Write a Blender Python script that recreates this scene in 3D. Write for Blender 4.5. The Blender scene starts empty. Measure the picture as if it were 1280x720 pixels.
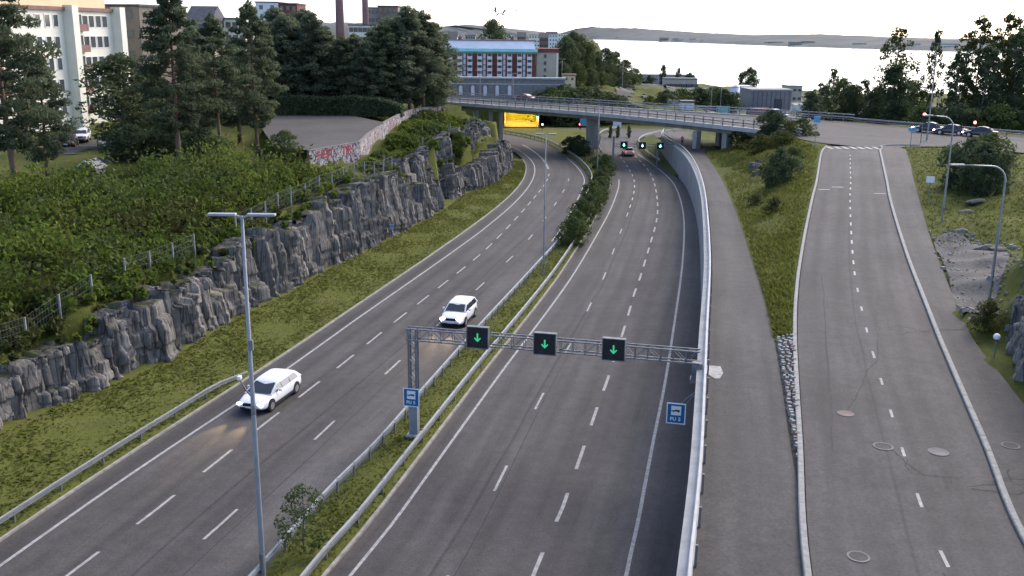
import bpy, bmesh, math, random
import numpy as np
from mathutils import Vector, Matrix

RND = random.Random(7)
NR = np.random.default_rng(11)
SC = bpy.context.scene
COL = SC.collection
rad = math.radians

# ------------------------------------------------------------------ camera
CAM_H, PITCH, ROLL, FPX = 21.0, rad(14.6), rad(0.6), 1229.0
cF = np.array([0, math.cos(PITCH), -math.sin(PITCH)])
_u0 = np.array([0, math.sin(PITCH), math.cos(PITCH)]); _r0 = np.array([1.0, 0, 0])
cR = _r0 * math.cos(ROLL) + _u0 * math.sin(ROLL)
cU = -_r0 * math.sin(ROLL) + _u0 * math.cos(ROLL)
cam_d = bpy.data.cameras.new('camera'); cam = bpy.data.objects.new('camera', cam_d); COL.objects.link(cam)
cam_d.sensor_width = 36; cam_d.lens = 36 * FPX / 1280; cam_d.clip_end = 20000; cam_d.clip_start = 0.5
cam.matrix_world = Matrix(((cR[0], cU[0], -cF[0], 0), (cR[1], cU[1], -cF[1], 0), (cR[2], cU[2], -cF[2], CAM_H), (0, 0, 0, 1)))
SC.camera = cam
# ------------------------------------------------------------------ light
SUN_EL, SUN_AZ = rad(38), rad(42)          # azimuth measured from +Y (view direction) towards +X
world = bpy.data.worlds.new('World'); SC.world = world; world.use_nodes = True
wn = world.node_tree; bg = wn.nodes['Background']
sky = wn.nodes.new('ShaderNodeTexSky'); sky.sky_type = 'NISHITA'; sky.sun_disc = False
sky.sun_elevation = SUN_EL; sky.sun_rotation = SUN_AZ; sky.altitude = 100
sky.air_density = 0.5; sky.dust_density = 2.0; sky.ozone_density = 0.6
wn.links.new(sky.outputs[0], bg.inputs[0]); bg.inputs[1].default_value = 0.15
sl = bpy.data.lights.new('sun', 'SUN'); so = bpy.data.objects.new('sun', sl); COL.objects.link(so)
sl.energy = 0.6; sl.angle = rad(35); sl.color = (1.0, 0.88, 0.70)
sdir = Vector((math.sin(SUN_AZ) * math.cos(SUN_EL), math.cos(SUN_AZ) * math.cos(SUN_EL), math.sin(SUN_EL)))
so.rotation_euler = (-sdir).to_track_quat('-Z', 'Y').to_euler(); so.location = (80, 60, 80)
SC.view_settings.view_transform = 'Standard'; SC.view_settings.look = 'None'
SC.view_settings.exposure = 1.7; SC.view_settings.gamma = 1; SC.view_settings.use_curve_mapping = False
SC.render.engine = 'CYCLES'
SC.cycles.use_denoising = True
SC.cycles.max_bounces = 6; SC.cycles.diffuse_bounces = 4; SC.cycles.glossy_bounces = 2
SC.cycles.transmission_bounces = 2; SC.cycles.transparent_max_bounces = 4
SC.cycles.caustics_reflective = False; SC.cycles.caustics_refractive = False

# ------------------------------------------------------------------ survey helpers (photo pixel -> place)
def ray(u, v): return cF + cR * (u - 640) / FPX + cU * (360 - v) / FPX
def un(u, v, z=0.0):
    d = ray(u, v); t = (z - CAM_H) / d[2]; return (d[0] * t, d[1] * t)
def at(u, v, Y):
    d = ray(u, v); t = Y / d[1]; return (d[0] * t, Y, CAM_H + d[2] * t)
def unf(u, v, zf):
    z = 5.0
    for _ in range(12):
        x, y = un(u, v, z); z = zf(y)
    return (x, y)
def on_plane(u, v, p0, p1):
    """where the ray meets the vertical plane over the plan line p0-p1 -> (x,y,z,t)"""
    d = ray(u, v); ex, ey = p1[0] - p0[0], p1[1] - p0[1]; nx, ny = ey, -ex
    k = (nx * p0[0] + ny * p0[1]) / (nx * d[0] + ny * d[1])
    x, y, z = d[0] * k, d[1] * k, CAM_H + d[2] * k
    return x, y, z, ((x - p0[0]) * ex + (y - p0[1]) * ey) / (ex * ex + ey * ey)

# ------------------------------------------------------------------ curves in plan: x as a smooth function of y
def catmull(P, sub=10):
    P = np.array(P, float); n = len(P); out = []
    for i in range(n - 1):
        p0 = P[max(i - 1, 0)]; p1 = P[i]; p2 = P[i + 1]; p3 = P[min(i + 2, n - 1)]
        for k in range(sub):
            t = k / sub
            out.append(0.5 * ((2 * p1) + (-p0 + p2) * t + (2 * p0 - 5 * p1 + 4 * p2 - p3) * t * t + (-p0 + 3 * p1 - 3 * p2 + p3) * t ** 3))
    out.append(P[-1]); return np.array(out)
def fy(P):
    P = np.array(P, float); P = P[np.argsort(P[:, 1])]
    C = catmull(P, 8); o = np.argsort(C[:, 1]); X, Y = C[o, 0], C[o, 1]
    k = np.ones(5) / 5
    if len(X) > 12:
        Xs = X.copy(); Xs[2:-2] = np.convolve(X, k, 'valid'); X = Xs
    return lambda y: np.interp(y, Y, X)
def zi(*kv):
    ys = [a for a, b in kv]; zs = [b for a, b in kv]
    return lambda y: np.interp(y, ys, zs)

LK = fy([(-27, 14), (-23.8, 27), (-21.4, 37.3), (-19.7, 44.8), (-16.3, 57.4), (-13.1, 70.6), (-8.7, 89.1), (-2.9, 114.6), (0.6, 135), (2.0, 151), (1.8, 166), (-1, 184), (-7, 200), (-16, 212), (-34, 222)])
LL = lambda y: LK(y) + np.interp(y, [20, 35, 53, 70, 104, 140], [1.4, 1.35, 1.5, 1.35, 1.6, 1.3])
LR = fy([(-14.5, 14), (-11.9, 26), (-9.95, 34.6), (-8.6, 41), (-7.0, 47), (-5.1, 56), (-1.6, 71.5), (2.0, 87), (5.0, 100.7), (8.1, 119.1), (10.6, 137), (11.4, 147), (11.0, 160), (9.2, 176.5), (5.6, 196), (-1.9, 211), (-14, 224), (-34, 234)])
ROW1 = fy([(-21.5, 18), (-17.2, 35.4), (-16.0, 40.1), (-14.7, 45.5), (-13.4, 51), (-12.1, 56.1), (-10.9, 61), (-8.6, 70.7), (-6.1, 81), (-2.8, 95), (0.2, 111.7), (3.0, 129), (5.0, 143.7), (5.6, 157), (4.2, 176), (0, 196), (-10, 212)])
ROW2 = lambda y: 0.5 * (ROW1(y) + LR(y))
RK = fy([(-12.0, 14), (-9.3, 26), (-7.2, 34.9), (-5.9, 40.5), (-1.1, 61.5), (3.8, 83), (9.1, 109.8), (12.2, 127.8), (14.2, 142), (15.2, 156), (16.3, 183), (17.5, 200), (20, 215), (26, 226)])
RE1 = lambda y: RK(y) + np.interp(y, [30, 110], [0.9, 1.2])
RL1 = fy([(-6.6, 18), (-2.6, 34), (-0.45, 44), (1.8, 54.9), (4.1, 65.3), (6.2, 75.3), (8.2, 85.2), (11.0, 101), (13.5, 115), (16.2, 131), (17.9, 145), (18.6, 160), (18.8, 180)])
RL2 = fy([(-2.8, 18), (1.3, 36.1), (2.5, 41.4), (3.7, 47), (4.8, 52.4), (6.1, 58.5), (8.1, 68.3), (10.0, 78.1), (11.4, 85.2), (14.6, 101.2), (17.3, 116), (19.3, 131), (21.0, 148), (21.6, 165), (21.2, 186)])
RE2 = fy([(0.4, 14), (2.6, 25), (4.7, 35.1), (5.9, 40.6), (7.4, 47.7), (9.5, 57.4), (12.3, 71.2), (15.4, 87), (18.8, 105.7), (21.1, 121), (22.9, 137), (23.4, 149), (23.0, 165), (22.0, 182)])
WB = fy([(2.3, 14), (5.2, 26.8), (7.25, 36.4), (10.3, 51.4), (13.8, 68.8), (18.1, 92.3), (21.6, 114), (24.2, 135), (25.3, 150), (25.6, 163), (26.2, 176), (28, 186)])
RW = fy([(2.3, 14), (5.2, 26.8), (7.25, 36.4), (10.3, 51.4), (13.8, 68.8), (18.1, 92.3), (21.6, 114), (24.2, 135), (24.7, 150), (23.7, 165), (23.2, 180), (25, 200), (32, 215), (44, 226)])
RB = fy([(-31, 14), (-29.5, 28), (-27.4, 44), (-26.4, 50), (-24.6, 54), (-22.6, 59), (-20.3, 70), (-18.2, 77), (-16.4, 86), (-14.5, 92), (-12.4, 100), (-8.4, 116), (-6.9, 126), (-2.6, 139), (0.0, 156), (-1.5, 166), (-4, 178), (-9, 190), (-13, 200)])
zpath = zi((14, 4.75), (27, 4.92), (48, 5.08), (56, 4.98), (75, 4.5), (90, 4.3), (115, 4.0), (148, 3.7), (186, 3.2))
zramp = zi((10, 4.85), (27, 5.0), (50, 5.2), (70, 5.75), (90, 6.6), (112, 7.4), (125, 7.6), (160, 7.6))
PR = fy([(6.6, 14)] + [unf(u, v, zpath) for u, v in [(1011, 720), (1004, 640), (987, 560), (969, 430), (947, 350), (925, 280), (905, 230), (884, 195)]] + [(29.8, 160), (31.5, 176), (33.5, 186)])
RAL = fy([(6.9, 14)] + [unf(u, v, zramp) for u, v in [(1017, 720), (1004, 560), (998, 430), (998, 360), (1009, 290), (1020, 235), (1030, 192), (1033, 184)]] + [(42.0, 130)])
RAR = fy([(14.0, 14)] + [unf(u, v, zramp) for u, v in [(1284, 690), (1222, 550), (1162, 400), (1127, 310), (1107, 235), (1100.5, 190), (1100, 186)]] + [(47.5, 130)])
SWR = fy([(19.0, 14), (21.0, 30)] + [unf(u, v, zramp) for u, v in [(1290, 520), (1250, 470), (1215, 425), (1192, 375), (1172, 325), (1153, 270), (1140, 215), (1133, 188)]])
RAMP_END = 123.0

# ------------------------------------------------------------------ mesh helpers
def np_mesh(name, V, F, mats=(), smooth=False):
    V = np.asarray(V, np.float32); F = np.asarray(F, np.int32)
    me = bpy.data.meshes.new(name); k = F.shape[1]
    me.vertices.add(len(V)); me.vertices.foreach_set('co', V.ravel())
    me.loops.add(F.size); me.loops.foreach_set('vertex_index', F.ravel())
    me.polygons.add(len(F)); me.polygons.foreach_set('loop_start', np.arange(0, F.size, k, dtype=np.int32))
    me.polygons.foreach_set('loop_total', np.full(len(F), k, np.int32))
    if smooth: me.polygons.foreach_set('use_smooth', np.ones(len(F), bool))
    me.update(calc_edges=True)
    for m in mats: me.materials.append(m)
    return me
def link(name, me, parent=None, loc=None):
    o = bpy.data.objects.new(name, me); COL.objects.link(o)
    if parent is not None: o.parent = parent
    if loc is not None: o.location = loc
    return o
def tag(o, label=None, cat=None, group=None, kind=None):
    if label: o['label'] = label
    if cat: o['category'] = cat
    if group: o['group'] = group
    if kind: o['kind'] = kind
    return o
def thing(name, label, cat, loc=(0, 0, 0), rz=0.0, group=None):
    o = bpy.data.objects.new(name, None); COL.objects.link(o); o.empty_display_size = 0.3
    o.location = loc; o.rotation_euler = (0, 0, rz)
    return tag(o, label, cat, group)
def copy_tree(o, parent=None):
    c = o.copy(); COL.objects.link(c)
    if parent is not None: c.parent = parent
    for ch in list(o.children): copy_tree(ch, c)
    return c

class MB:
    def __init__(s, off=(0, 0, 0)): s.v = []; s.f = []; s.m = []; s.off = Vector(off)
    def add(s, V, F, mi=0):
        b = len(s.v); s.v += [tuple(Vector(p) - s.off) for p in V]; s.f += [tuple(i + b for i in q) for q in F]; s.m += [mi] * len(F); return s
    def box(s, c, size, rz=0.0, mi=0, taper=1.0, R=None):
        hx, hy, hz = size[0] / 2, size[1] / 2, size[2] / 2
        M = R if R is not None else Matrix.Rotation(rz, 3, 'Z')
        V = []
        for z in (-hz, hz):
            t = taper if z > 0 else 1.0
            for x, y in ((-hx, -hy), (hx, -hy), (hx, hy), (-hx, hy)):
                V.append(Vector(c) + M @ Vector((x * t, y * t, z)))
        return s.add(V, [(3, 2, 1, 0), (4, 5, 6, 7), (0, 1, 5, 4), (1, 2, 6, 5), (2, 3, 7, 6), (3, 0, 4, 7)], mi)
    def bar(s, a, b, w, h=None, mi=0):
        a = Vector(a); b = Vector(b); d = (b - a); L = d.length
        if L < 1e-5: return s
        h = h or w
        return s.box((a + b) / 2, (w, h, L), R=d.to_track_quat('Z', 'Y').to_matrix(), mi=mi)
    def tube(s, pts, radii, n=8, mi=0, cap=True):
        pts = [Vector(p) for p in pts]
        if not hasattr(radii, '__len__'): radii = [radii] * len(pts)
        V = []; F = []
        for i, p in enumerate(pts):
            d = (pts[min(i + 1, len(pts) - 1)] - pts[max(i - 1, 0)]).normalized()
            q = d.to_track_quat('Z', 'Y').to_matrix()
            for k in range(n):
                a = 2 * math.pi * k / n; V.append(p + q @ Vector((math.cos(a), math.sin(a), 0)) * radii[i])
        for i in range(len(pts) - 1):
            for k in range(n):
                a = i * n + k; b = i * n + (k + 1) % n; F.append((a, b, b + n, a + n))
        if cap: F.append(tuple(range(n))[::-1]); F.append(tuple(range((len(pts) - 1) * n, len(pts) * n)))
        return s.add(V, F, mi)
    def sweep(s, pts, prof, mi=0):
        """closed profile (side, up) swept along a plan polyline with heights"""
        P = [Vector(p) for p in pts]; n = len(prof); V = []; F = []
        for i, p in enumerate(P):
            d = P[min(i + 1, len(P) - 1)] - P[max(i - 1, 0)]; d.z = 0; d.normalize(); sd = Vector((d.y, -d.x, 0))
            for a, b in prof: V.append(p + sd * a + Vector((0, 0, b)))
        for i in range(len(P) - 1):
            for k in range(n):
                a = i * n + k; b = i * n + (k + 1) % n; F.append((a, b, b + n, a + n))
        F.append(tuple(range(n))[::-1]); F.append(tuple(range((len(P) - 1) * n, len(P) * n)))
        return s.add(V, F, mi)
    def build(s, name, mats, parent=None, smooth=False, bevel=0.0):
        me = bpy.data.meshes.new(name); me.from_pydata([tuple(p) for p in s.v], [], s.f)
        mats = mats if isinstance(mats, (list, tuple)) else [mats]
        for m in mats: me.materials.append(m)
        if len(mats) > 1: me.polygons.foreach_set('material_index', s.m)
        if smooth: me.polygons.foreach_set('use_smooth', [True] * len(s.f))
        bm = bmesh.new(); bm.from_mesh(me); bmesh.ops.recalc_face_normals(bm, faces=bm.faces); bm.to_mesh(me); bm.free()
        o = link(name, me, parent)
        if bevel:
            b = o.modifiers.new('bevel', 'BEVEL'); b.width = bevel; b.segments = 2; b.limit_method = 'ANGLE'
        return o
def boxprof(a0, a1, z0, z1): return [(a0, z0), (a1, z0), (a1, z1), (a0, z1)]

def ribbon_mesh(name, fl, fr, y0, y1, zf, mat, dy=1.5, nx=8, zcross=None, uv=True):
    """sheet between two plan curves; UV in metres: u across from the left edge, v along"""
    ys = np.arange(y0, y1 + dy * 0.5, dy); n = len(ys); t = np.linspace(0, 1, nx + 1)
    L = fl(ys); R = fr(ys); X = L[:, None] * (1 - t) + R[:, None] * t; Y = np.repeat(ys[:, None], nx + 1, 1)
    Z = (zf(ys) if callable(zf) else np.full(n, zf))[:, None] * np.ones((1, nx + 1))
    if zcross is not None: Z = Z + zcross(X, Y, t[None, :])
    V = np.stack([X, Y, Z], -1).reshape(-1, 3)
    i = np.arange(n - 1)[:, None] * (nx + 1) + np.arange(nx)[None, :]; i = i.ravel()
    F = np.stack([i, i + 1, i + nx + 2, i + nx + 1], -1)
    me = np_mesh(name, V, F, [mat], smooth=True)
    if uv:
        seg = np.concatenate([[0], np.cumsum(np.hypot(np.diff(ys), np.diff(0.5 * (L + R))))])
        U = (X - L[:, None]); Vv = np.repeat(seg[:, None], nx + 1, 1)
        uvl = me.uv_layers.new(name='UVMap'); uvc = np.stack([U, Vv], -1).reshape(-1, 2)[F.ravel()]
        uvl.data.foreach_set('uv', uvc.astype(np.float32).ravel())
    return me

# ------------------------------------------------------------------ materials
def mat(name, col=(0.5, 0.5, 0.5), rough=0.7, metal=0.0, spec=0.3, emit=None, estr=0.0):
    m = bpy.data.materials.new(name); m.use_nodes = True; b = m.node_tree.nodes['Principled BSDF']
    b.inputs['Base Color'].default_value = (*col, 1); b.inputs['Roughness'].default_value = rough
    b.inputs['Metallic'].default_value = metal; b.inputs['Specular IOR Level'].default_value = spec
    if emit: b.inputs['Emission Color'].default_value = (*emit, 1); b.inputs['Emission Strength'].default_value = estr
    return m
class NT:
    def __init__(s, m): s.m = m; s.t = m.node_tree; s.b = s.t.nodes['Principled BSDF']
    def n(s, k, **kw):
        x = s.t.nodes.new(k)
        for a, b in kw.items(): setattr(x, a, b)
        return x
    def l(s, a, b): s.t.links.new(a, b)
    def coord(s, which='Object', scale=(1, 1, 1)):
        tc = s.n('ShaderNodeTexCoord'); mp = s.n('ShaderNodeMapping'); mp.inputs['Scale'].default_value = scale
        s.l(tc.outputs[which], mp.inputs[0]); return mp.outputs[0]
    def noise(s, vec, scale, detail=4, rough=0.55):
        x = s.n('ShaderNodeTexNoise'); x.inputs['Scale'].default_value = scale; x.inputs['Detail'].default_value = detail; x.inputs['Roughness'].default_value = rough
        s.l(vec, x.inputs['Vector']); return x.outputs['Fac']
    def ramp(s, fac, stops):
        r = s.n('ShaderNodeValToRGB'); e = r.color_ramp.elements
        while len(e) < len(stops): e.new(0.5)
        for k, (p, c) in enumerate(stops):
            e[k].position = p; e[k].color = (*c, 1) if hasattr(c, '__len__') else (c, c, c, 1)
        s.l(fac, r.inputs[0]); return r.outputs[0]
    def mix(s, a, b, fac, mode='MIX'):
        x = s.n('ShaderNodeMix', data_type='RGBA', blend_type=mode)
        for sock, v in ((x.inputs[0], fac), (x.inputs[6], a), (x.inputs[7], b)):
            if hasattr(v, 'is_output'): s.l(v, sock)
            elif hasattr(v, '__len__'): sock.default_value = (*v, 1)
            else: sock.default_value = v
        return x.outputs[2]
    def math(s, op, a, b=0.0, c=None):
        x = s.n('ShaderNodeMath', operation=op)
        for k, v in enumerate((a, b) if c is None else (a, b, c)):
            if hasattr(v, 'is_output'): s.l(v, x.inputs[k])
            else: x.inputs[k].default_value = v
        return x.outputs[0]
    def bump(s, h, strength=0.3, dist=0.02):
        x = s.n('ShaderNodeBump'); x.inputs['Strength'].default_value = strength; x.inputs['Distance'].default_value = dist
        s.l(h, x.inputs['Height']); s.l(x.outputs[0], s.b.inputs['Normal'])
    def color(s, c): s.l(c, s.b.inputs['Base Color'])

def noisy(name, c1, c2, scale=3.0, rough=0.75, bump=0.0, bscale=20.0, stretch=(1, 1, 1), metal=0.0, spec=0.3, detail=5):
    m = mat(name, c1, rough, metal, spec); t = NT(m); co = t.coord('Object', stretch)
    f = t.noise(co, scale, detail); t.color(t.ramp(f, [(0.3, c1), (0.7, c2)]))
    if bump: t.bump(t.noise(co, bscale, 4), bump, 0.03)
    return m

def asphalt(name, base, tracks=None, light=1.0):
    """tracks: list of (u, width, gain) wear bands across the road in metres from the left edge"""
    base = tuple(c * k for c, k in zip(base, (0.84, 0.80, 0.715))); m = mat(name, base, 0.85, 0, 0.25); t = NT(m); uv = t.coord('UV'); ob = t.coord('Object')
    fine = t.noise(ob, 9.0, 6, 0.8); big = t.noise(ob, 0.13, 4, 0.6); mid = t.noise(t.coord('UV', (0.9, 0.05, 1)), 1.0, 4)
    lo = tuple(c * 0.55 for c in base); hi = tuple(c * 1.50 for c in base)
    c = t.ramp(fine, [(0.25, lo), (0.75, hi)])
    c = t.mix(c, t.ramp(t.noise(ob, 1.4, 6, 0.7), [(0.3, 0.84), (0.7, 1.16)]), 1.0, 'MULTIPLY')
    c = t.mix(c, t.ramp(big, [(0.3, 0.80), (0.7, 1.16)]), 1.0, 'MULTIPLY')
    c = t.mix(c, t.ramp(mid, [(0.3, 0.80), (0.7, 1.18)]), 1.0, 'MULTIPLY')
    stn = t.ramp(t.noise(t.coord('UV', (1.6, 0.16, 1)), 1.0, 5, 0.7), [(0.58, 0.0), (0.72, 0.45)]); c = t.mix(c, t.mix(c, (0.50, 0.49, 0.48), 1.0, 'MULTIPLY'), stn)
    sx = t.n('ShaderNodeSeparateXYZ'); t.l(uv, sx.inputs[0])
    wob = t.math('MULTIPLY', t.math('SUBTRACT', t.noise(t.coord('UV', (0.02, 0.06, 1)), 1.0, 2), 0.5), 0.5)
    for (u, w, g) in tracks or []:
        d = t.math('ABSOLUTE', t.math('SUBTRACT', t.math('ADD', sx.outputs[0], wob), u))
        k = t.math('SUBTRACT', 1.0, t.math('SMOOTH_MIN', t.math('DIVIDE', d, w), 1.0, 0.35)); k = t.math('MULTIPLY', k, 1.0)
        c = t.mix(c, t.mix(c, (g, g, g), 1.0, 'MULTIPLY'), k)
    # fine cracks
    vo = t.n('ShaderNodeTexVoronoi', feature='DISTANCE_TO_EDGE'); vo.inputs['Scale'].default_value = 0.22
    wv = t.n('ShaderNodeVectorMath', operation='ADD'); nz = t.n('ShaderNodeTexNoise'); nz.inputs['Scale'].default_value = 0.7; nz.inputs['Detail'].default_value = 5
    t.l(ob, nz.inputs['Vector']); t.l(ob, wv.inputs[0]); t.l(nz.outputs['Color'], wv.inputs[1]); t.l(wv.outputs[0], vo.inputs['Vector'])
    ck = t.math('LESS_THAN', vo.outputs['Distance'], 0.006)
    ck = t.math('MULTIPLY', ck, t.math('GREATER_THAN', t.noise(ob, 0.09, 2), 0.66))
    c = t.mix(c, t.mix(c, (0.5, 0.5, 0.5), 1.0, 'MULTIPLY'), ck)
    t.color(c); t.bump(t.noise(ob, 28, 4, 0.8), 0.35, 0.012)
    return m

def leafmat(name, c1, c2, c3, transl=0.25, scale=0.55):
    m = mat(name, c1, 0.75, 0, 0.15); t = NT(m); ob = t.coord('Object'); oi = t.n('ShaderNodeObjectInfo')
    f = t.noise(ob, scale, 3); g = t.noise(ob, 5.0, 2)
    c = t.ramp(t.math('ADD', t.math('MULTIPLY', f, 0.65), t.math('MULTIPLY', g, 0.4)), [(0.33, c1), (0.52, c2), (0.72, c3)])
    c = t.mix(c, t.mix(c, (0.72, 0.75, 0.78), 1.0, 'MULTIPLY'), oi.outputs['Random']); t.color(c)
    tr = t.n('ShaderNodeBsdfTranslucent'); t.l(c, tr.inputs[0]); mx = t.n('ShaderNodeMixShader'); mx.inputs[0].default_value = transl
    t.l(t.b.outputs[0], mx.inputs[1]); t.l(tr.outputs[0], mx.inputs[2]); t.l(mx.outputs[0], t.t.nodes['Material Output'].inputs[0])
    return m

M = {}
M['asph_l'] = asphalt('asphalt_left', (0.088, 0.086, 0.092), [(0.8, 0.8, 0.66), (7.1, 0.12, 0.6), (2.6, 0.5, 0.80), (4.4, 0.5, 0.80), (6.0, 0.5, 0.84), (7.8, 0.5, 0.84), (10.4, 1.4, 1.25)])
M['asph_r'] = asphalt('asphalt_right', (0.090, 0.088, 0.095), [(0.5, 0.5, 0.75), (4.1, 0.14, 0.6), (2.0, 0.5, 0.80), (3.5, 0.45, 0.82), (5.6, 0.5, 0.80), (7.2, 0.5, 0.82), (8.9, 0.5, 0.84), (10.4, 0.5, 0.84), (13.4, 1.0, 0.74)])
M['asph_ramp'] = asphalt('asphalt_ramp', (0.090, 0.088, 0.096), [(1.0, 0.45, 0.84), (2.4, 0.45, 0.86), (3.3, 0.10, 0.7), (4.4, 0.4, 0.86), (5.6, 0.4, 0.86), (6.6, 0.4, 1.15)])
M['asph_path'] = asphalt('asphalt_path', (0.084, 0.083, 0.089), [(0.4, 0.4, 0.8), (3.4, 0.35, 1.15)])
M['asph_old'] = asphalt('asphalt_grey', (0.090, 0.089, 0.094))
M['asph_dark'] = asphalt('asphalt_patch', (0.075, 0.073, 0.078))
M['paint'] = noisy('road_paint', (0.20, 0.20, 0.195), (0.42, 0.42, 0.405), 3.5, 0.7, detail=8)
M['paint_worn'] = noisy('road_paint_worn', (0.28, 0.28, 0.28), (0.58, 0.58, 0.56), 3.0, 0.75)
M['crack'] = noisy('tar_crack', (0.02, 0.02, 0.022), (0.045, 0.044, 0.046), 6, 0.8)
M['kerb'] = noisy('kerb_granite', (0.20, 0.20, 0.188), (0.32, 0.32, 0.30), 4, 0.8, 0.2, 30)
M['kerb_dirty'] = noisy('kerb_dirty', (0.20, 0.19, 0.17), (0.36, 0.34, 0.31), 3, 0.85, 0.2, 30)
M['galv'] = noisy('galvanised_steel', (0.24, 0.245, 0.26), (0.34, 0.345, 0.36), 2.5, 0.42, metal=0.55, spec=0.5)
M['galv_light'] = noisy('galvanised_bright', (0.26, 0.265, 0.27), (0.38, 0.385, 0.385), 1.5, 0.5, metal=0.15, spec=0.5)
M['galv_dark'] = noisy('weathered_steel', (0.14, 0.14, 0.145), (0.24, 0.24, 0.25), 2.5, 0.55, metal=0.4, spec=0.4)
M['steel_grey'] = noisy('painted_steel', (0.22, 0.23, 0.24), (0.30, 0.31, 0.32), 1.5, 0.5)
M['concrete'] = noisy('concrete', (0.27, 0.265, 0.25), (0.42, 0.41, 0.39), 0.8, 0.85, 0.25, 12, (1, 1, 0.35))
M['concrete_l'] = noisy('concrete_light', (0.38, 0.38, 0.36), (0.52, 0.52, 0.49), 1.2, 0.85, 0.2, 14)
M['concrete_d'] = noisy('concrete_dark', (0.13, 0.128, 0.12), (0.23, 0.225, 0.21), 1.0, 0.9, 0.2, 14)
M['wood_pole'] = noisy('grey_pole', (0.20, 0.2, 0.2), (0.3, 0.3, 0.3), 2, 0.6)
M['black'] = noisy('black_casing', (0.012, 0.012, 0.014), (0.025, 0.025, 0.028), 3, 0.5)
M['dark'] = noisy('dark_rubber', (0.015, 0.015, 0.016), (0.03, 0.03, 0.03), 8, 0.8)
M['glass'] = noisy('window_glass', (0.018, 0.02, 0.024), (0.035, 0.04, 0.045), 0.6, 0.08, spec=0.8)
M['glass_b'] = noisy('building_glass', (0.05, 0.058, 0.06), (0.11, 0.12, 0.115), 0.35, 0.12, spec=0.6)
M['white_paint'] = noisy('white_paint', (0.74, 0.74, 0.72), (0.82, 0.82, 0.80), 1.2, 0.6)
M['car_white'] = noisy('car_white', (0.78, 0.78, 0.79), (0.82, 0.82, 0.83), 1.0, 0.22, spec=0.6)
M['car_red'] = noisy('car_dark_red', (0.16, 0.02, 0.02), (0.2, 0.03, 0.025), 1.0, 0.25, spec=0.6)
M['car_dark'] = noisy('car_charcoal', (0.03, 0.03, 0.035), (0.05, 0.05, 0.055), 1.0, 0.25, spec=0.6)
M['car_silver'] = noisy('car_silver', (0.45, 0.46, 0.47), (0.52, 0.53, 0.54), 1.0, 0.3, metal=0.5, spec=0.6)
M['car_pink'] = noisy('car_pale', (0.70, 0.58, 0.53), (0.78, 0.66, 0.60), 1.0, 0.3, spec=0.6)
M['rim'] = noisy('alloy_rim', (0.35, 0.35, 0.37), (0.5, 0.5, 0.52), 4, 0.35, metal=0.7)
M['lamp_on'] = mat('headlight_lit', (0.9, 0.9, 0.9), 0.3, emit=(1.0, 0.66, 0.95), estr=14)
M['lamp_dim'] = mat('headlight_dim', (0.8, 0.8, 0.8), 0.2, emit=(0.95, 0.8, 1.0), estr=1.2)
M['tail_on'] = mat('taillight_lit', (0.5, 0.02, 0.02), 0.3, emit=(1.0, 0.08, 0.05), estr=.7)
M['tail'] = noisy('taillight', (0.3, 0.01, 0.01), (0.4, 0.02, 0.02), 4, 0.3)
M['led_green'] = mat('led_green', (0.02, 0.3, 0.1), 0.4, emit=(0.04, 0.40, 0.18), estr=0.34)
M['led_green_b'] = mat('led_green_bright', (0.1, 0.8, 0.3), 0.4, emit=(0.12, 1.0, 0.42), estr=4.5)
M['sig_red'] = mat('signal_red', (0.6, 0.02, 0.02), 0.4, emit=(1.0, 0.12, 0.10), estr=9)
M['sig_green'] = mat('signal_green', (0.02, 0.6, 0.3), 0.4, emit=(0.1, 1.0, 0.55), estr=6)
M['blue'] = noisy('sign_blue', (0.012, 0.11, 0.25), (0.02, 0.14, 0.29), 2, 0.45)
M['blue_l'] = noisy('sign_blue_pale', (0.10, 0.30, 0.48), (0.14, 0.34, 0.52), 2, 0.45)
M['sign_white'] = noisy('sign_white', (0.72, 0.72, 0.72), (0.8, 0.8, 0.8), 2, 0.5)
M['sodium'] = mat('sodium_tube', (0.9, 0.5, 0.1), 0.4, emit=(1.0, 0.60, 0.09), estr=36)
M['tunnel'] = noisy('tunnel_lining', (0.62, 0.50, 0.28), (0.72, 0.6, 0.34), 1.5, 0.7)
M['bark'] = noisy('pine_bark', (0.11, 0.07, 0.05), (0.20, 0.13, 0.09), 3, 0.9, 0.5, 14, (1, 1, 0.3))
M['bark_g'] = noisy('grey_bark', (0.09, 0.085, 0.075), (0.19, 0.18, 0.16), 3, 0.9, 0.5, 14, (1, 1, 0.3))
M['lf_pine'] = leafmat('pine_needles', (0.0827, 0.1043, 0.0606), (0.1216, 0.1496, 0.082), (0.1944, 0.2222, 0.1105), 0.4)
M['lf_spruce'] = leafmat('dark_conifer', (0.1162, 0.1441, 0.0906), (0.1685, 0.2013, 0.1208), (0.25, 0.2828, 0.1552), 0.42)
M['lf_broad'] = leafmat('broad_leaves', (0.0633, 0.0902, 0.0296), (0.098, 0.1309, 0.041), (0.1502, 0.1818, 0.0547), 0.38)
M['lf_dark'] = leafmat('dark_leaves', (0.0661, 0.0897, 0.0454), (0.0972, 0.1271, 0.0597), (0.1439, 0.1756, 0.0767), 0.4)
M['lf_olive'] = leafmat('olive_leaves', (0.055, 0.0651, 0.0208), (0.0858, 0.0945, 0.0272), (0.121, 0.126, 0.0352), 0.4)
M['lf_shrub'] = leafmat('shrub_leaves', (0.0593, 0.0945, 0.0175), (0.1222, 0.171, 0.0262), (0.218, 0.2525, 0.0393), 0.42, 0.16)
M['lf_hedge'] = leafmat('hedge_leaves', (0.0608, 0.0845, 0.0442), (0.0879, 0.117, 0.0572), (0.1284, 0.1593, 0.0728), 0.35)

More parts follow.
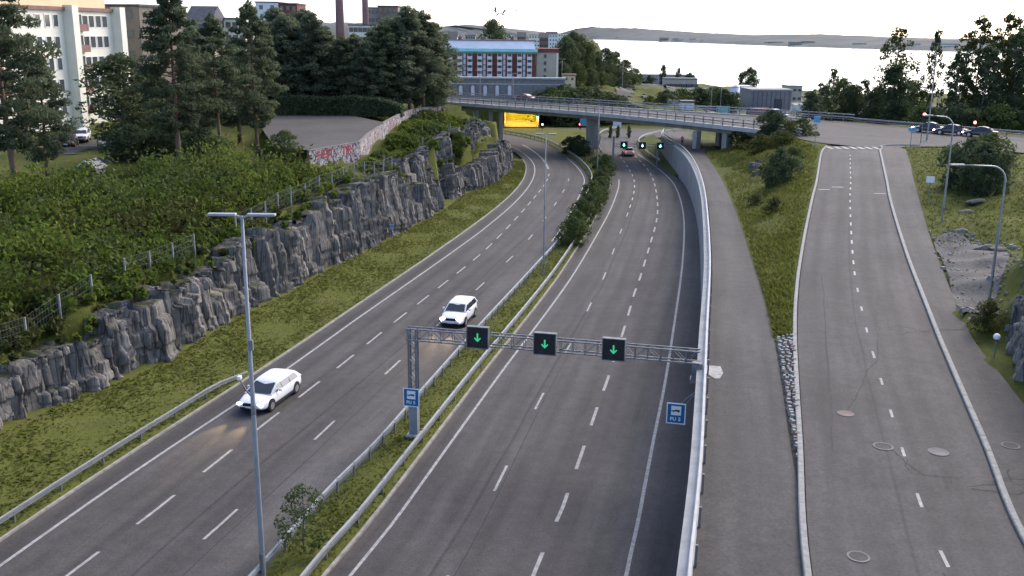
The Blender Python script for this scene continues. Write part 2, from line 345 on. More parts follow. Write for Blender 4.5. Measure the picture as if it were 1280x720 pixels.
def grassmat(name, cols, brown=0.5):
    m = mat(name, cols[0], 0.95, 0, 0.1); t = NT(m); ob = t.coord('Object')
    a = t.noise(ob, 0.35, 5, 0.65); b = t.noise(ob, 3.2, 5, 0.7)
    c = t.ramp(t.math('ADD', t.math('MULTIPLY', a, 0.5), t.math('MULTIPLY', b, 0.5)), [(0.32, cols[0]), (0.5, cols[1]), (0.66, cols[2])])
    c = t.mix(c, (0.105, 0.088, 0.046), t.ramp(t.noise(ob, 0.55, 5, 0.7), [(0.54, 0.0), (0.72, brown)])); t.color(c)
    t.bump(t.noise(ob, 6, 5, 0.8), 0.5, 0.08); return m
M['grass'] = grassmat('verge_grass', [(0.066, 0.078, 0.018), (0.096, 0.108, 0.024), (0.128, 0.132, 0.036)], 0.6)
M['ground'] = grassmat('ground_green', [(0.048, 0.058, 0.012), (0.078, 0.090, 0.018), (0.108, 0.112, 0.028)], 0.5)
M['blade'] = leafmat('grass_blades', (0.096, 0.112, 0.024), (0.138, 0.152, 0.032), (0.182, 0.182, 0.050), 0.5, 0.5)
M['gravel'] = noisy('gravel', (0.05, 0.048, 0.046), (0.135, 0.13, 0.122), 6, 0.9, 0.6, 25)
M['soil'] = noisy('dark_soil', (0.025, 0.023, 0.02), (0.06, 0.055, 0.045), 5, 0.95, 0.4, 20)
M['stone'] = noisy('stone_grey', (0.14, 0.137, 0.13), (0.29, 0.28, 0.265), 3, 0.85, 0.4, 14)
M['stone_red'] = noisy('stone_pinkish', (0.15, 0.11, 0.095), (0.25, 0.19, 0.165), 3, 0.85, 0.4, 14)
def rockmat():
    m = mat('rock', (0.2, 0.2, 0.2), 0.9, 0, 0.2); t = NT(m); ob = t.coord('Object'); st = t.coord('Object', (1.3, 1.3, 0.16))
    c = t.ramp(t.noise(st, 1.1, 8, 0.68), [(0.30, (0.090, 0.084, 0.076)), (0.5, (0.155, 0.144, 0.131)), (0.70, (0.29, 0.27, 0.245))])
    c = t.mix(c, (0.13, 0.10, 0.06), t.ramp(t.noise(ob, 0.45, 5, 0.7), [(0.55, 0.0), (0.75, 0.55)]))
    vs = t.coord('Object', (2.2, 2.2, .16)); wv = t.n('ShaderNodeVectorMath', operation='ADD'); nz = t.n('ShaderNodeTexNoise'); nz.inputs['Scale'].default_value = .25; nz.inputs['Detail'].default_value = 2
    t.l(vs, nz.inputs['Vector']); t.l(vs, wv.inputs[0]); t.l(nz.outputs['Color'], wv.inputs[1]); vo = t.n('ShaderNodeTexVoronoi', feature='DISTANCE_TO_EDGE'); vo.inputs['Scale'].default_value = 1.0; t.l(wv.outputs[0], vo.inputs['Vector'])
    c = t.mix(c, t.mix(c, (0.28, 0.27, 0.27), 1.0, 'MULTIPLY'), t.ramp(vo.outputs['Distance'], [(0.0, 1.0), (0.07, 0.0)]))
    g = t.n('ShaderNodeNewGeometry'); sx = t.n('ShaderNodeSeparateXYZ'); t.l(g.outputs['Normal'], sx.inputs[0])
    moss = t.math('MULTIPLY', t.ramp(sx.outputs[2], [(0.55, 0.0), (0.85, 1.0)]), t.ramp(t.noise(ob, 0.8, 4), [(0.44, 0.0), (0.6, 0.85)]))
    c = t.mix(c, (0.062, 0.070, 0.020), moss); t.color(c)
    t.bump(t.noise(st, 3.0, 8, 0.75), 0.6, 0.10); return m
M['rock'] = rockmat()
def watermat():
    m = mat('water', (0.05, 0.06, 0.07), 0.12, 0, 0.5); t = NT(m); ob = t.coord('Object'); t.b.inputs['IOR'].default_value = 1.33
    t.bump(t.noise(ob, 0.35, 4), 0.15, 0.4); return m
M['water'] = watermat()

# ------------------------------------------------------------------ terrain
def poly_mask(X, Y, P):
    P = np.array(P, float); ins = np.zeros(X.shape, bool); j = len(P) - 1
    for i in range(len(P)):
        xi, yi = P[i]; xj, yj = P[j]
        c = ((yi > Y) != (yj > Y)) & (X < (xj - xi) * (Y - yi) / (yj - yi + 1e-12) + xi); ins ^= c; j = i
    return ins
CN = [(-70, 222), (-40, 208), (-13.6, 194), (-0.3, 183.3), (10.9, 174), (22.7, 161), (31.5, 149), (36.5, 141), (39.2, 128), (45.3, 122.5), (54, 124), (64, 116), (85, 100), (112, 82)]
CF = [(-66, 236), (-36, 218), (-14.2, 206), (-0.4, 198.3), (11.9, 190), (24, 180), (36, 172), (47.5, 164), (54, 158), (60, 151), (66, 144), (73, 136), (95, 118), (122, 98)]
BZ = 7.6
LOT_Z = 8.35
LOT = [un(386, 188, LOT_Z), un(420, 183, LOT_Z), un(449, 177, LOT_Z), un(464, 165, LOT_Z), un(480, 153, LOT_Z), (-24.5, 152), (-37, 151), (-33, 130), (-27, 111)]
GW = [un(385, 189, 8.4), un(449, 178, 8.4), un(461, 167, 8.4), un(478, 156, 8.4), un(496, 146, 8.4), un(516, 138, 8.4), un(556, 133, 8.4)]
ys = np.array([14, 28, 44, 50, 54, 60, 66, 72, 78, 86, 94, 100, 107, 113, 117, 126, 132, 139, 146, 156])
ROCKH = zi((14, 2.6), (40, 2.8), (50, 3.0), (54, 3.2), (60, 4.4), (72, 4.7), (86, 5.7), (95, 6.4), (106, 6.0), (112, 4.3), (117, 3.4), (126, 3.6), (140, 3.8), (150, 4.4), (157, 3.6), (165, 3))
ctrl = [(float(RB(y)) - 3.9, y, float(ROCKH(y))) for y in ys]
ctrl += [(-35, 14, 2.8), (-36, 30, 3.2), (-36, 50, 4.2), (-50, 40, 4.5), (-46, 62, 5.4), (-34, 66, 5.6), (-44, 86, 6.5), (-33, 82, 6.5), (-60, 100, 7.2), (-80, 60, 6.5), (-100, 30, 6),
         (-28, 92, 6.7), (-33, 100, 7.6), (-46, 110, 7.4), (-40, 91, 7.0), (-57, 127, 7.0), (-66, 150, 7.0), (-24, 104, 6.9), (-17, 108, 6.7), (-16, 116, 6.8), (-15.5, 130, 7.1), (-15, 146, 7.3), (-14.5, 165, 7.5),
         (-10, 124, 6.9), (-8.5, 135, 7.3), (-6, 146, 7.5), (-4.5, 158, 7.4), (-7, 168, 6.0), (-11, 178, 5.6), (-25, 160, 8.2), (-40, 165, 8.3), (-60, 180, 8.4), (-30, 185, 8), (-100, 150, 8), (-120, 220, 9), (-50, 240, 9.2), (-40, 256, 9.6), (-15, 256, 9.4), (8, 256, 9.4), (18, 252, 6.5)]
ctrl += [(float(PR(y)), y, float(zpath(y)) - .12) for y in range(15, 160, 9)]
ctrl += [(float(PR(y)) - 2.5, y, float(zpath(y)) - .2) for y in range(15, 160, 9)]
ctrl += [(float(RAL(y)), y, float(zramp(y)) - .12) for y in range(15, 124, 9)] + [(float(RAR(y)), y, float(zramp(y)) - .12) for y in range(15, 124, 9)]
ctrl += [(float(SWR(y)) + .4, y, float(zramp(y)) - .03) for y in range(15, 124, 7)]
ctrl += [(27, 40, 9.5), (30, 50, 9.8), (35, 58, 9.6), (40, 50, 12), (50, 40, 13), (42, 66, 9.0), (36, 66, 6.4), (33.5, 70, 6.2), (40, 76, 6.8), (46, 84, 7.4), (46, 100, 7.6), (56, 92, 8.6), (52, 110, 7.7), (70, 80, 9.5), (100, 60, 11), (34, 124, 6.6), (32, 134, 5.4), (30.5, 142, 4.2), (38, 134, 7.4), (31, 118, 5.6), (30, 110, 5.3), (33, 146, 4.5),
         (34, 165, 3.0), (40, 180, 2.5), (52, 180, 2.2), (70, 165, 4), (90, 150, 5), (60, 205, 1.2), (80, 220, 0), (40, 215, .6), (38, 250, 3.2), (36, 275, 3.6), (40, 330, 3.5), (20, 290, 6), (18, 340, 6), (50, 400, 2), (0, 420, 9), (60, 300, -.8), (90, 300, -1.2), (75, 288, -1.2), (62, 270, -.6), (85, 268, -1), (72, 250, -.6), (98, 285, -1.2), (50, 262, .2), (100, 255, -.8), (120, 260, -.5), (120, 330, -2), (60, 400, -1.5), (110, 380, -3), (170, 380, -3.5), (250, 380, -3), (200, 200, 2), (300, 100, 8), (130, 150, 5), (0, 600, 8), (-200, 500, 12), (-400, 300, 12), (-100, 800, 12), (20, 900, 2), (-300, 1500, 14), (0, 1600, 10), (90, 1700, 2), (-800, 3000, 20), (0, 4000, 10)]
for i in (0, 1, 2): ctrl += [(CN[i][0], CN[i][1], BZ - .3), (CF[i][0], CF[i][1], BZ - .3)]
for i in range(7, 14): ctrl += [(CN[i][0], CN[i][1], BZ - .15), (CF[i][0], CF[i][1], BZ - .15)]
ctrl = np.array(ctrl)
rby = np.arange(8, 201, 3.0)
LOW = [(float(RB(y)) - np.interp(y, [118, 124, 158, 165], [2.9, 2.3, 2.3, .9]), y) for y in rby] + [(-15, 212), (-40, 226), (-80, 240), (-80, 246.3), (26, 246.3), (34, 240), (60, 232), (70, 210), (45, 200), (33, 192)] + [(float(WB(y)) + 1.3, y) for y in np.arange(186, 7, -3.0)]
SHORE = [un(u, v, -6) for u, v in [(1280, 119), (1200, 118), (1100, 116), (1000, 112.5), (950, 110), (900, 107), (860, 104), (830, 101), (800, 97), (780, 90), (745, 75)]]
LAKE = [(2500, 440), (600, 455)] + SHORE + [(140, 1700), (230, 3000), (250, 6900), (9000, 6900), (9000, 440)]
ctrl = np.concatenate([ctrl, [(x * k, y * k, z) for x, y in SHORE for k, z in ((.985, -5.7), (.93, -5.0), (.86, -4.0))]])
def idw(X, Y):
    x = X.ravel(); y = Y.ravel(); out = np.empty(len(x))
    for a in range(0, len(x), 20000):
        d2 = (x[a:a + 20000, None] - ctrl[None, :, 0]) ** 2 + (y[a:a + 20000, None] - ctrl[None, :, 1]) ** 2 + 0.4
        w = d2 ** -1.75; out[a:a + 20000] = (w * ctrl[None, :, 2]).sum(1) / w.sum(1)
    return out.reshape(X.shape)
def hump(X, Y):
    return 0.22 * np.sin(X * .41 + 1.3 * np.sin(Y * .13)) * np.sin(Y * .37 + X * .11) + 0.10 * np.sin(X * 1.3 + Y * .9) * np.sin(Y * 1.1 - X * .6)
def height(X, Y):
    X = np.asarray(X, float); Y = np.asarray(Y, float)
    Z = idw(X, Y) + hump(X, Y) * np.where(Y < 260, 1, 2)
    Z = np.where(poly_mask(X, Y, LOT), LOT_Z - .25, Z)
    for k in list(range(0, 2)) + list(range(6, 13)):
        q = [CN[k], CN[k + 1], CF[k + 1], CF[k]]
        Z = np.where(poly_mask(X, Y, q), np.minimum(Z, BZ - .15), Z)
    m = (Y > 8) & (Y < RAMP_END + 3) & (X > RAL(Y) - .3) & (X < SWR(Y) - .1); Z = np.where(m, np.minimum(Z, zramp(Y) - .2), Z)
    m = (Y > 8) & (Y < 186) & (X > WB(Y) - .5) & (X < PR(Y) + .3); Z = np.where(m, np.minimum(Z, zpath(Y) - .15), Z)
    Z = np.where((Y > 14) & (Y < 120) & (X >= PR(Y) - 1.0) & (X <= RAL(Y) + .8), np.minimum(Z, zpath(Y) - .6), Z)
    Z = np.where(poly_mask(X, Y, LOW), -0.35, Z)
    Z = np.where(poly_mask(X, Y, LAKE), -9.5, Z)
    return Z
def grow(a, b, s0, k=1.14):
    o = [a]; s = s0
    while o[-1] < b: s *= k; o.append(o[-1] + s)
    return o
gx = np.array([-v for v in grow(100, 6000, 1.2)[::-1]] + list(np.arange(-99, 115.5, 1.0)) + grow(116, 6000, 1.2))
gy = np.array(list(np.arange(6, 262, 1.0)) + grow(262, 6800, 1.2, 1.10))
GX, GY = np.meshgrid(gx, gy); GZ = height(GX, GY)
n0, n1 = GX.shape; ii = (np.arange(n0 - 1)[:, None] * n1 + np.arange(n1 - 1)[None, :]).ravel()
me = np_mesh('ground', np.stack([GX, GY, GZ], -1).reshape(-1, 3), np.stack([ii, ii + 1, ii + n1 + 1, ii + n1], -1), [M['ground']], True)
tag(link('ground', me), 'rough green ground rolling away from the roads to the lake', 'ground', kind='structure')
def hz(x, y): return float(height(np.array([x]), np.array([y]))[0])

# lake and far shore
V = [(-9000, 380, -6), (9000, 380, -6), (9000, 9000, -6), (-9000, 9000, -6)]
tag(link('lake', np_mesh('lake', V, [(0, 1, 2, 3)], [M['water']])), 'wide pale lake beyond the harbour', 'water', kind='structure')
M['far_forest'] = noisy('far_forest', (0.075, 0.085, 0.085), (0.125, 0.135, 0.125), 0.012, 0.95, detail=8)
def ridge(name, line, tops, depth, label, seed=1, base=-6.4):
    P = catmull(line, 40); T = np.interp(np.linspace(0, 1, len(P)), np.linspace(0, 1, len(tops)), tops)
    r = np.random.default_rng(seed); rows = []
    prof = [(0, 0), (.05, .18), (.25, .42), (.5, .78), (.8, 1.0), (1.2, .7), (1.6, 0)]
    for i, p in enumerate(P):
        d = P[min(i + 1, len(P) - 1)] - P[max(i - 1, 0)]; n = np.array([-d[1], d[0]]) / (np.hypot(*d) + 1e-9)
        if n[1] < 0: n = -n
        for a, b in prof:
            jit = r.uniform(-.05, .05) * (b > 0) * T[i]
            rows.append((p[0] + n[0] * a * depth, p[1] + n[1] * a * depth, base + b * T[i] + jit))
    k = len(prof); i = (np.arange(len(P) - 1)[:, None] * k + np.arange(k - 1)[None, :]).ravel()
    tag(link(name, np_mesh(name, rows, np.stack([i, i + 1, i + k + 1, i + k], -1), [M['far_forest']], False)), label, 'hills', kind='structure')
ridge('hills', [(150, 4900), (348, 4600), (470, 3700), (570, 3000), (690, 2350), (800, 2000), (1050, 1800), (1500, 1700)], [56, 50, 33, 25, 30, 23, 21, 23, 26, 26], 380, 'long low wooded shore across the lake')
ridge('hills', [(-900, 1500), (-300, 1450), (0, 1500), (120, 1700), (190, 2300)], [40, 36, 30, 34, 30], 250, 'wooded ridge behind the far town', 3, -3)

# ------------------------------------------------------------------ roads
def road(name, label, fl, fr, y0, y1, zf, m, **k):
    return tag(link(name, ribbon_mesh(name, fl, fr, y0, y1, zf, m, **k)), label, 'road', kind='structure')
roadL = road('road', 'left carriageway of the motorway, traffic coming towards the camera', LK, LR, 14, 222, 0.0, M['asph_l'], nx=8)
roadR = road('road', 'right carriageway of the motorway, below the tall retaining wall', RK, RW, 14, 226, 0.0, M['asph_r'], nx=8)
def rowmark(parent, name, f, y0, y1, w, zf, m, dy=2.0, z=0.006):
    me = ribbon_mesh(name, lambda y: f(y) - w / 2, lambda y: f(y) + w / 2, y0, y1, (lambda y: zf(y) + z) if callable(zf) else zf + z, m, dy=min(dy, (y1 - y0) / 2), nx=1, uv=False)
    return link(name, me, parent)
for f, y0, y1, w, p in [(LL, 15, 200, .17, roadL), (RE1, 15, 145, .15, roadR), (RE2, 15, 178, .17, roadR)]:
    rowmark(p, 'edge_line', f, y0, y1, w, 0.0, M['paint'])
rowmark(roadL, 'edge_line', lambda y: LR(y) - .8, 100, 170, .12, 0.0, M['paint_worn'])
def dashes(parent, f, start, step, length, yend, w, zf, m=None, jitter=0.12):
    y = start
    while y < yend:
        rowmark(parent, 'lane_dash', f, y - length / 2 + RND.uniform(-jitter, jitter), y + length / 2, w, zf, m or M['paint'])
        y += step
dashes(roadL, ROW1, 24.9, 5.17, 2.7, 152, .15, 0.0)
dashes(roadL, ROW2, 28.6, 10.5, 2.7, 150, .14, 0.0)
dashes(roadR, RL2, 24.5, 5.5, 2.8, 190, .17, 0.0)
dashes(roadR, RL1, 23.4, 10.3, 2.7, 120, .13, 0.0)
dashes(roadR, RL1, 122, 5.5, 2.2, 175, .13, 0.0, M['paint_worn'])
rowmark(roadL, 'arrow_line', ROW1, 156, 190, .3, 0.0, M['paint'])
rowmark(roadL, 'seam', lambda y: ROW2(y) + .75, 15, 150, .05, 0.0, M['crack'], z=.004)
rowmark(roadR, 'seam', lambda y: RL1(y) + .25, 15, 100, .05, 0.0, M['crack'], z=.004)
# verge, median
def lump(X, Y, t): return (hump(X * 1.7, Y * 1.7) * .35)
tag(link('grass_verge', ribbon_mesh('grass_verge', lambda y: RB(y) - 1.2, lambda y: LK(y) - .02, 14, 168, 0.0, M['grass'], dy=1.0, nx=12,
     zcross=lambda X, Y, t: .04 + .5 * np.clip(1 - t * 1.3, 0, 1) ** 1.5 + lump(X, Y, t) * np.sin(np.clip(t, 0, 1) * math.pi), uv=False)), 'mown grass verge between rock cutting and left carriageway', 'grass', kind='structure')
tag(link('median_strip', ribbon_mesh('median_strip', lambda y: LR(y) + .02, lambda y: RK(y) - .16, 14, 222, 0.0, M['grass'], dy=1.0, nx=8,
     zcross=lambda X, Y, t: .05 + .16 * np.sin(np.clip(t, 0, 1) * math.pi) + .5 * lump(X, Y, t) * np.sin(t * math.pi), uv=False)), 'grass median strip between the two carriageways', 'grass', kind='structure')
tag(link('grass_verge', ribbon_mesh('grass_verge', lambda y: RW(y) + .02, lambda y: np.maximum(WB(y) + .2, RW(y) + .1), 150, 200, 0.0, M['grass'], dy=1.0, nx=5,
     zcross=lambda X, Y, t: .03 + 1.2 * t * np.clip((Y - 150) / 30, 0, 1), uv=False)), 'grass wedge between far slip road and retaining wall', 'grass', kind='structure')
# motorway kerbs
kb = MB().sweep([(float(RK(y)), y, 0) for y in np.arange(14, 150, 3)], boxprof(-.15, 0, -.2, .12)).build('kerb', M['kerb_dirty'])
tag(kb, 'worn kerb along the left edge of the right carriageway', 'kerb', kind='structure')
kb = MB().sweep([(float(LK(y)), y, 0) for y in np.arange(14, 170, 3)], boxprof(-.14, 0, -.2, .10)).build('kerb', M['kerb_dirty'])
tag(kb, 'grey kerb between grass verge and left carriageway', 'kerb', kind='structure')
# far street beyond the bridge
V = [(9, 207, .02), (64, 205, .02), (64, 224, .02), (7, 226, .02)]
tag(link('street', np_mesh('street', V, [(0, 1, 2, 3)], [M['asph_old']])), 'cross street seen beneath the bridge', 'road', kind='structure')
# ------------------------------------------------------------------ wall side: path, ramp, sidewalk
path = road('path', 'grey cycle path on top of the retaining wall', lambda y: WB(y) + .40, PR, 14, 186, zpath, M['asph_path'], nx=5)
def lip(X, Y, t): return 0.0 * X
ramp = road('ramp_road', 'ramp road climbing to the bridge on the right', RAL, RAR, 14, RAMP_END, zramp, M['asph_ramp'], nx=7)
walk = road('sidewalk', 'wide asphalt footway along the right side of the ramp road', lambda y: RAR(y) + .27, SWR, 14, RAMP_END + 1, lambda y: zramp(y) + .11, M['asph_old'], nx=6)
vg = ribbon_mesh('grass_verge', lambda y: PR(y) - .03, lambda y: RAL(y) - .3, 50.5, RAMP_END, 0.0, M['grass'], dy=1.0, nx=10,
     zcross=lambda X, Y, t: zpath(Y) * (1 - t) + (zramp(Y) + .05) * t - .02 + .35 * np.sin(t * math.pi) * (hump(X, Y) + .1) - 0.9 * np.sin(t * math.pi) ** 2 * np.clip((Y - 70) / 40, 0, 1) * (0.5 - t), uv=False)
tag(link('grass_verge', vg), 'sloping grass between cycle path and ramp road', 'grass', kind='structure')
vg = ribbon_mesh('gravel_bed', lambda y: PR(y) - .03, lambda y: RAL(y) - .28, 14, 51, 0.0, M['soil'], dy=1.0, nx=4, zcross=lambda X, Y, t: zpath(Y) * (1 - t) + (zramp(Y) + .02) * t - .03, uv=False)
tag(link('gravel_bed', vg), 'narrow bed under the cobbles beside the ramp kerb', 'ground', kind='structure')
def kerb_line(name, label, f, y0, y1, w, h, zf, m, step=1.5):
    k = thing(name, label, 'kerb', (float(f(y0)), y0, float(zf(y0)))); k['kind'] = 'structure'; y = y0
    while y < y1:
        e = y + step - .015; p = [(float(f(q)), q, float(zf(q)) + RND.uniform(-.006, .006)) for q in (y, (y + e) / 2, e)]
        MB(k.location).sweep(p, [(0, -.2), (w, -.2), (w, h), (w * .15, h), (0, h - .03)]).build('kerb_stone', m, k); y += step
kerb_line('kerb', 'pale granite kerb on the left side of the ramp road', lambda y: RAL(y) - .28, 15, RAMP_END, .22, .13, zramp, M['kerb'])
kerb_line('kerb', 'pale granite kerb between ramp road and wide footway', lambda y: RAR(y) + .04, 15, RAMP_END, .22, .13, zramp, M['kerb'])
kc = MB().sweep([(45.55, 122.2, BZ), (46.0, 123.6, BZ), (47.0, 124.7, BZ), (48.6, 125.2, BZ), (51.5, 125.3, BZ)], boxprof(-.1, .12, -.2, .13)).build('kerb', M['kerb']); tag(kc, 'curved kerb at the right corner of the ramp junction', 'kerb', kind='structure')
# cobbles
cb = MB(); yy = 28.0
while yy < 51:
    x0 = float(PR(yy)) + .05; x1 = float(RAL(yy)) - .36; x = x0 + RND.uniform(0, .1)
    while x < x1:
        w = RND.uniform(.20, .34); t = (x - x0) / max(.2, x1 - x0)
        z = float(zpath(yy)) * (1 - t) + float(zramp(yy)) * t
        cb.box((x + w / 2, yy + RND.uniform(-.04, .04), z + RND.uniform(.02, .10)), (w * .82, RND.uniform(.18, .27), .22), RND.uniform(-.35, .35), RND.choice([0, 0, 2, 1, 3]), .7); x += w
    yy += .33
o = cb.build('cobbles', [M['kerb_dirty'], M['stone_red'], M['kerb'], M['concrete_d']]); tag(o, 'narrowing strip of rough cobbles between cycle path and ramp kerb', 'cobbles', kind='stuff')
# ramp markings
RC = lambda y: 0.5 * (RAL(y) + RAR(y)) + np.interp(y, [25, 36, 50, 63, 120], [.9, .35, .1, -.1, -.1])
dashes(ramp, RC, 28, 4.0, .95, 64, .12, zramp)
dashes(ramp, RC, 64, 3.0, 1.0, 118, .12, zramp, M['paint_worn'])
for k in range(7):
    t = (k + .5) / 7; xa = float(RAL(121.4)) * (1 - t) + float(RAR(121.4)) * t
    link('crossing_block', np_mesh('crossing_block', [(xa - .24, 120.4, 7.585), (xa + .24, 120.4, 7.585), (xa + .32, 122.9, 7.605), (xa - .18, 122.9, 7.605)], [(0, 1, 2, 3)], [M['paint']]), ramp)
for (u, v) in [(1030, 237), (1047, 234), (1100, 242)]:
    x, y = unf(u, v, zramp); z = float(zramp(y)) + .012
    link('speed_mark', np_mesh('speed_mark', [(x - .55, y - .12, z), (x + .55, y - .12, z), (x + .55, y + .14, z), (x - .55, y + .14, z)], [(0, 1, 2, 3)], [M['paint_worn']]), ramp)
def crackline(parent, px, zf, w=.05, off=.006):
    P = [unf(u, v, zf) for u, v in px]; P = [(x, y, float(zf(y)) + off) for x, y in P]
    Q = []
    for a, b in zip(P, P[1:]):
        for k in range(6):
            t = k / 6; Q.append((a[0] + (b[0] - a[0]) * t + RND.uniform(-.05, .05), a[1] + (b[1] - a[1]) * t, a[2] + (b[2] - a[2]) * t))
    Q.append(P[-1]); V = []
    for i, p in enumerate(Q):
        d = Vector(Q[min(i + 1, len(Q) - 1)]) - Vector(Q[max(i - 1, 0)]); d.z = 0; d.normalize(); ww = w * RND.uniform(.4, 1)
        V += [(p[0] - d.y * ww, p[1] + d.x * ww, p[2]), (p[0] + d.y * ww, p[1] - d.x * ww, p[2])]
    link('crack', np_mesh('crack', V, [(2 * i, 2 * i + 1, 2 * i + 3, 2 * i + 2) for i in range(len(Q) - 1)], [M['crack']]), parent)
for px in [[(1118, 407), (1144, 411)], [(1096, 424), (1097, 450), (1085, 462), (1074, 490), (1058, 517)], [(1028, 345), (1033, 420), (1038, 500), (1041, 565)], [(1110, 558), (1135, 580), (1155, 594), (1205, 598)]]:
    crackline(ramp, px, zramp)
for px in [[(1150, 411), (1205, 413)], [(1240, 598), (1285, 600)]]: crackline(walk, px, lambda y: zramp(y) + .11)
# utility patch on the footway
P = [unf(u, v, lambda y: zramp(y) + .11) for u, v in [(1183, 413), (1208, 412), (1204, 389), (1172, 388)]]
link('asphalt_patch', np_mesh('asphalt_patch', [(x, y, float(zramp(y)) + .125) for x, y in P], [(0, 1, 2, 3)], [M['asph_dark']]), walk)
def manhole(u, v, zf, label, m, r=.36):
    x, y = unf(u, v, zf); t = thing('manhole_cover', label, 'manhole cover', (x, y, float(zf(y)) + .005), 0, 'manhole covers on the ramp road')
    n = 24; a = np.linspace(0, 2 * math.pi, n, endpoint=False)
    def disc(name, r0, r1, z, mm):
        if r0 == 0:
            MB().tube([(0, 0, z - .02), (0, 0, z)], r1, n).build(name, mm, t)
        else:
            V = []; F = []
            for k in range(n):
                c, s = math.cos(a[k]), math.sin(a[k]); V += [(c * r0, s * r0, z), (c * r1, s * r1, z)]
            F = [(2 * k, 2 * k + 1, (2 * k + 3) % (2 * n), (2 * k + 2) % (2 * n)) for k in range(n)]
            MB().add(V, F).build(name, mm, t)
    disc('lid', 0, r * .78, .010, m); disc('frame', r * .8, r, .014, M['concrete_d'])
manhole(1057, 517, zramp, 'rusty round manhole cover in the left lane of the ramp, upper one', M['stone_red'])
manhole(1104, 558, zramp, 'pale round manhole cover at the ramp centre line with dash beside it', M['asph_old'], .4)
manhole(1173, 565, zramp, 'pale round manhole cover in the right lane of the ramp', M['concrete_d'], .4)
manhole(1073, 696, zramp, 'dull round manhole cover nearest the camera on the ramp', M['asph_old'], .36)
manhole(1263, 557, lambda y: zramp(y) + .11, 'dark round manhole cover on the footway at the right edge', M['asph_old'], .36)
# white shield on the path
P = [(-.52, .32), (-.1, .38), (.5, .32), (.44, -.05), (.12, -.36), (-.12, -.36), (-.44, -.05)]
x, y = unf(892, 465, zpath); link('painted_shield', np_mesh('painted_shield', [(x + a * 1.0, y + b * 2.6, float(zpath(y)) + .010) for a, b in P], [tuple(range(7))], [M['paint']]), path)
x, y = un(881, 561, 4.4)
# ------------------------------------------------------------------ retaining wall with rail
wy = np.arange(14, 187, 2.0)
w0 = (float(WB(14)), 14, 0); w = thing('retaining_wall', 'tall curved concrete retaining wall carrying the cycle path', 'wall', w0)
mb = MB(w0); mb.sweep([(float(WB(y)), y, 0) for y in wy], [(0, -.4), (.42, -.4), (.42, 3.0), (.0, 3.0)])
o = mb.build('wall_face', M['concrete'], w)
for i, y in enumerate(wy):          # lift the top to just under the cap
    for k in (2, 3): o.data.vertices[i * 4 + k].co.z = float(zpath(y)) + .02
mb = MB(w0); mb.sweep([(float(WB(y)), y, float(zpath(y))) for y in wy], boxprof(-.05, .40, .022, .22)); mb.build('coping', M['concrete_l'], w)
def rail_thing(name, label, line, heights, prof, y_posts, postsize, mats, cat='guardrail', posth=.75):
    L = line[0]; t = thing(name, label, cat, L)
    for z0, z1, a0, a1, mm in prof: MB(L).sweep(line, boxprof(a0, a1, z0, z1)).build('rail_beam', mm, t)
    pm = None
    for p, rz in y_posts:
        if pm is None:
            q = MB().box((0, 0, posth / 2 - .15), (postsize[0], postsize[1], posth + .3)).build('post', mats, t); pm = q.data
        else: q = link('post', pm, t)
        q.location = Vector(p) - Vector(L); q.rotation_euler = (0, 0, rz)
    return t
def along(f, y0, y1, zf, step, off=0.0):
    out = []; y = y0
    while y <= y1:
        dx = float(f(y + .5) - f(y - .5)); out.append(((float(f(y)) + off, y, float(zf(y)) if callable(zf) else zf), -math.atan(dx))); y += step
    return out
rail_thing('guardrail', 'bright steel rail on top of the retaining wall beside the cycle path', [(float(WB(y)) + .36, y, float(zpath(y)) + .2) for y in np.arange(15, 185, 2.0)], 0,
    [(.44, .60, -.05, .05, M['galv_light']), (.12, .22, -.04, .04, M['galv'])], along(WB, 15, 184, lambda y: zpath(y) + .2, 2.5, .50), (.08, .08), M['galv_dark'], posth=.55)
rail_thing('guardrail', 'steel guardrail with many posts along the left carriageway side of the median', [(float(LR(y)) + .30, y, .06) for y in np.arange(15, 220, 1.5)], 0,
    [(.62, .74, -.07, .04, M['galv_light']), (.36, .52, -.05, -.01, M['galv'])], along(LR, 15, 218, .06, 1.8, .30), (.07, .12), M['galv_dark'])
rail_thing('guardrail', 'steel guardrail along the right carriageway side of the median', [(float(RK(y)) - .45, y, .06) for y in np.arange(15, 147, 1.5)], 0,
    [(.60, .72, -.04, .08, M['galv_light']), (.38, .50, .0, .05, M['galv'])], along(RK, 15, 146, .06, 3.0, -.47), (.07, .12), M['galv_dark'])
rail_thing('guardrail', 'low corrugated guardrail at the lower left edge of the road', [(float(LK(y)) - .55, y, float(np.interp(y, [15, 55, 59.5], [.08, .08, -.55]))) for y in np.arange(15, 60, 1.5)], 0,
    [(.46, .56, -.01, .05, M['galv']), (.34, .42, -.01, .05, M['galv']), (.56, .59, -.04, .03, M['galv_light'])], along(LK, 15, 57, .08, 3.0, -.60), (.08, .10), M['galv_dark'], posth=.55)
rail_thing('guardrail', 'short guardrail beside the far slip road under the bridge', [(float(RW(y)) + .5, y, .06) for y in np.arange(163, 222, 2.0)], 0,
    [(.45, .74, -.05, .05, M['galv_light'])], along(RW, 163, 220, .06, 3, .5), (.07, .1), M['galv_dark'])
rail_thing('guardrail', 'far median guardrail under the bridge beside the pier', [(float(RK(y)) - .4, y, .06) for y in np.arange(176, 224, 2.0)], 0,
    [(.45, .74, -.05, .05, M['galv_light'])], along(RK, 177, 222, .06, 3, -.4), (.07, .1), M['galv_dark'])

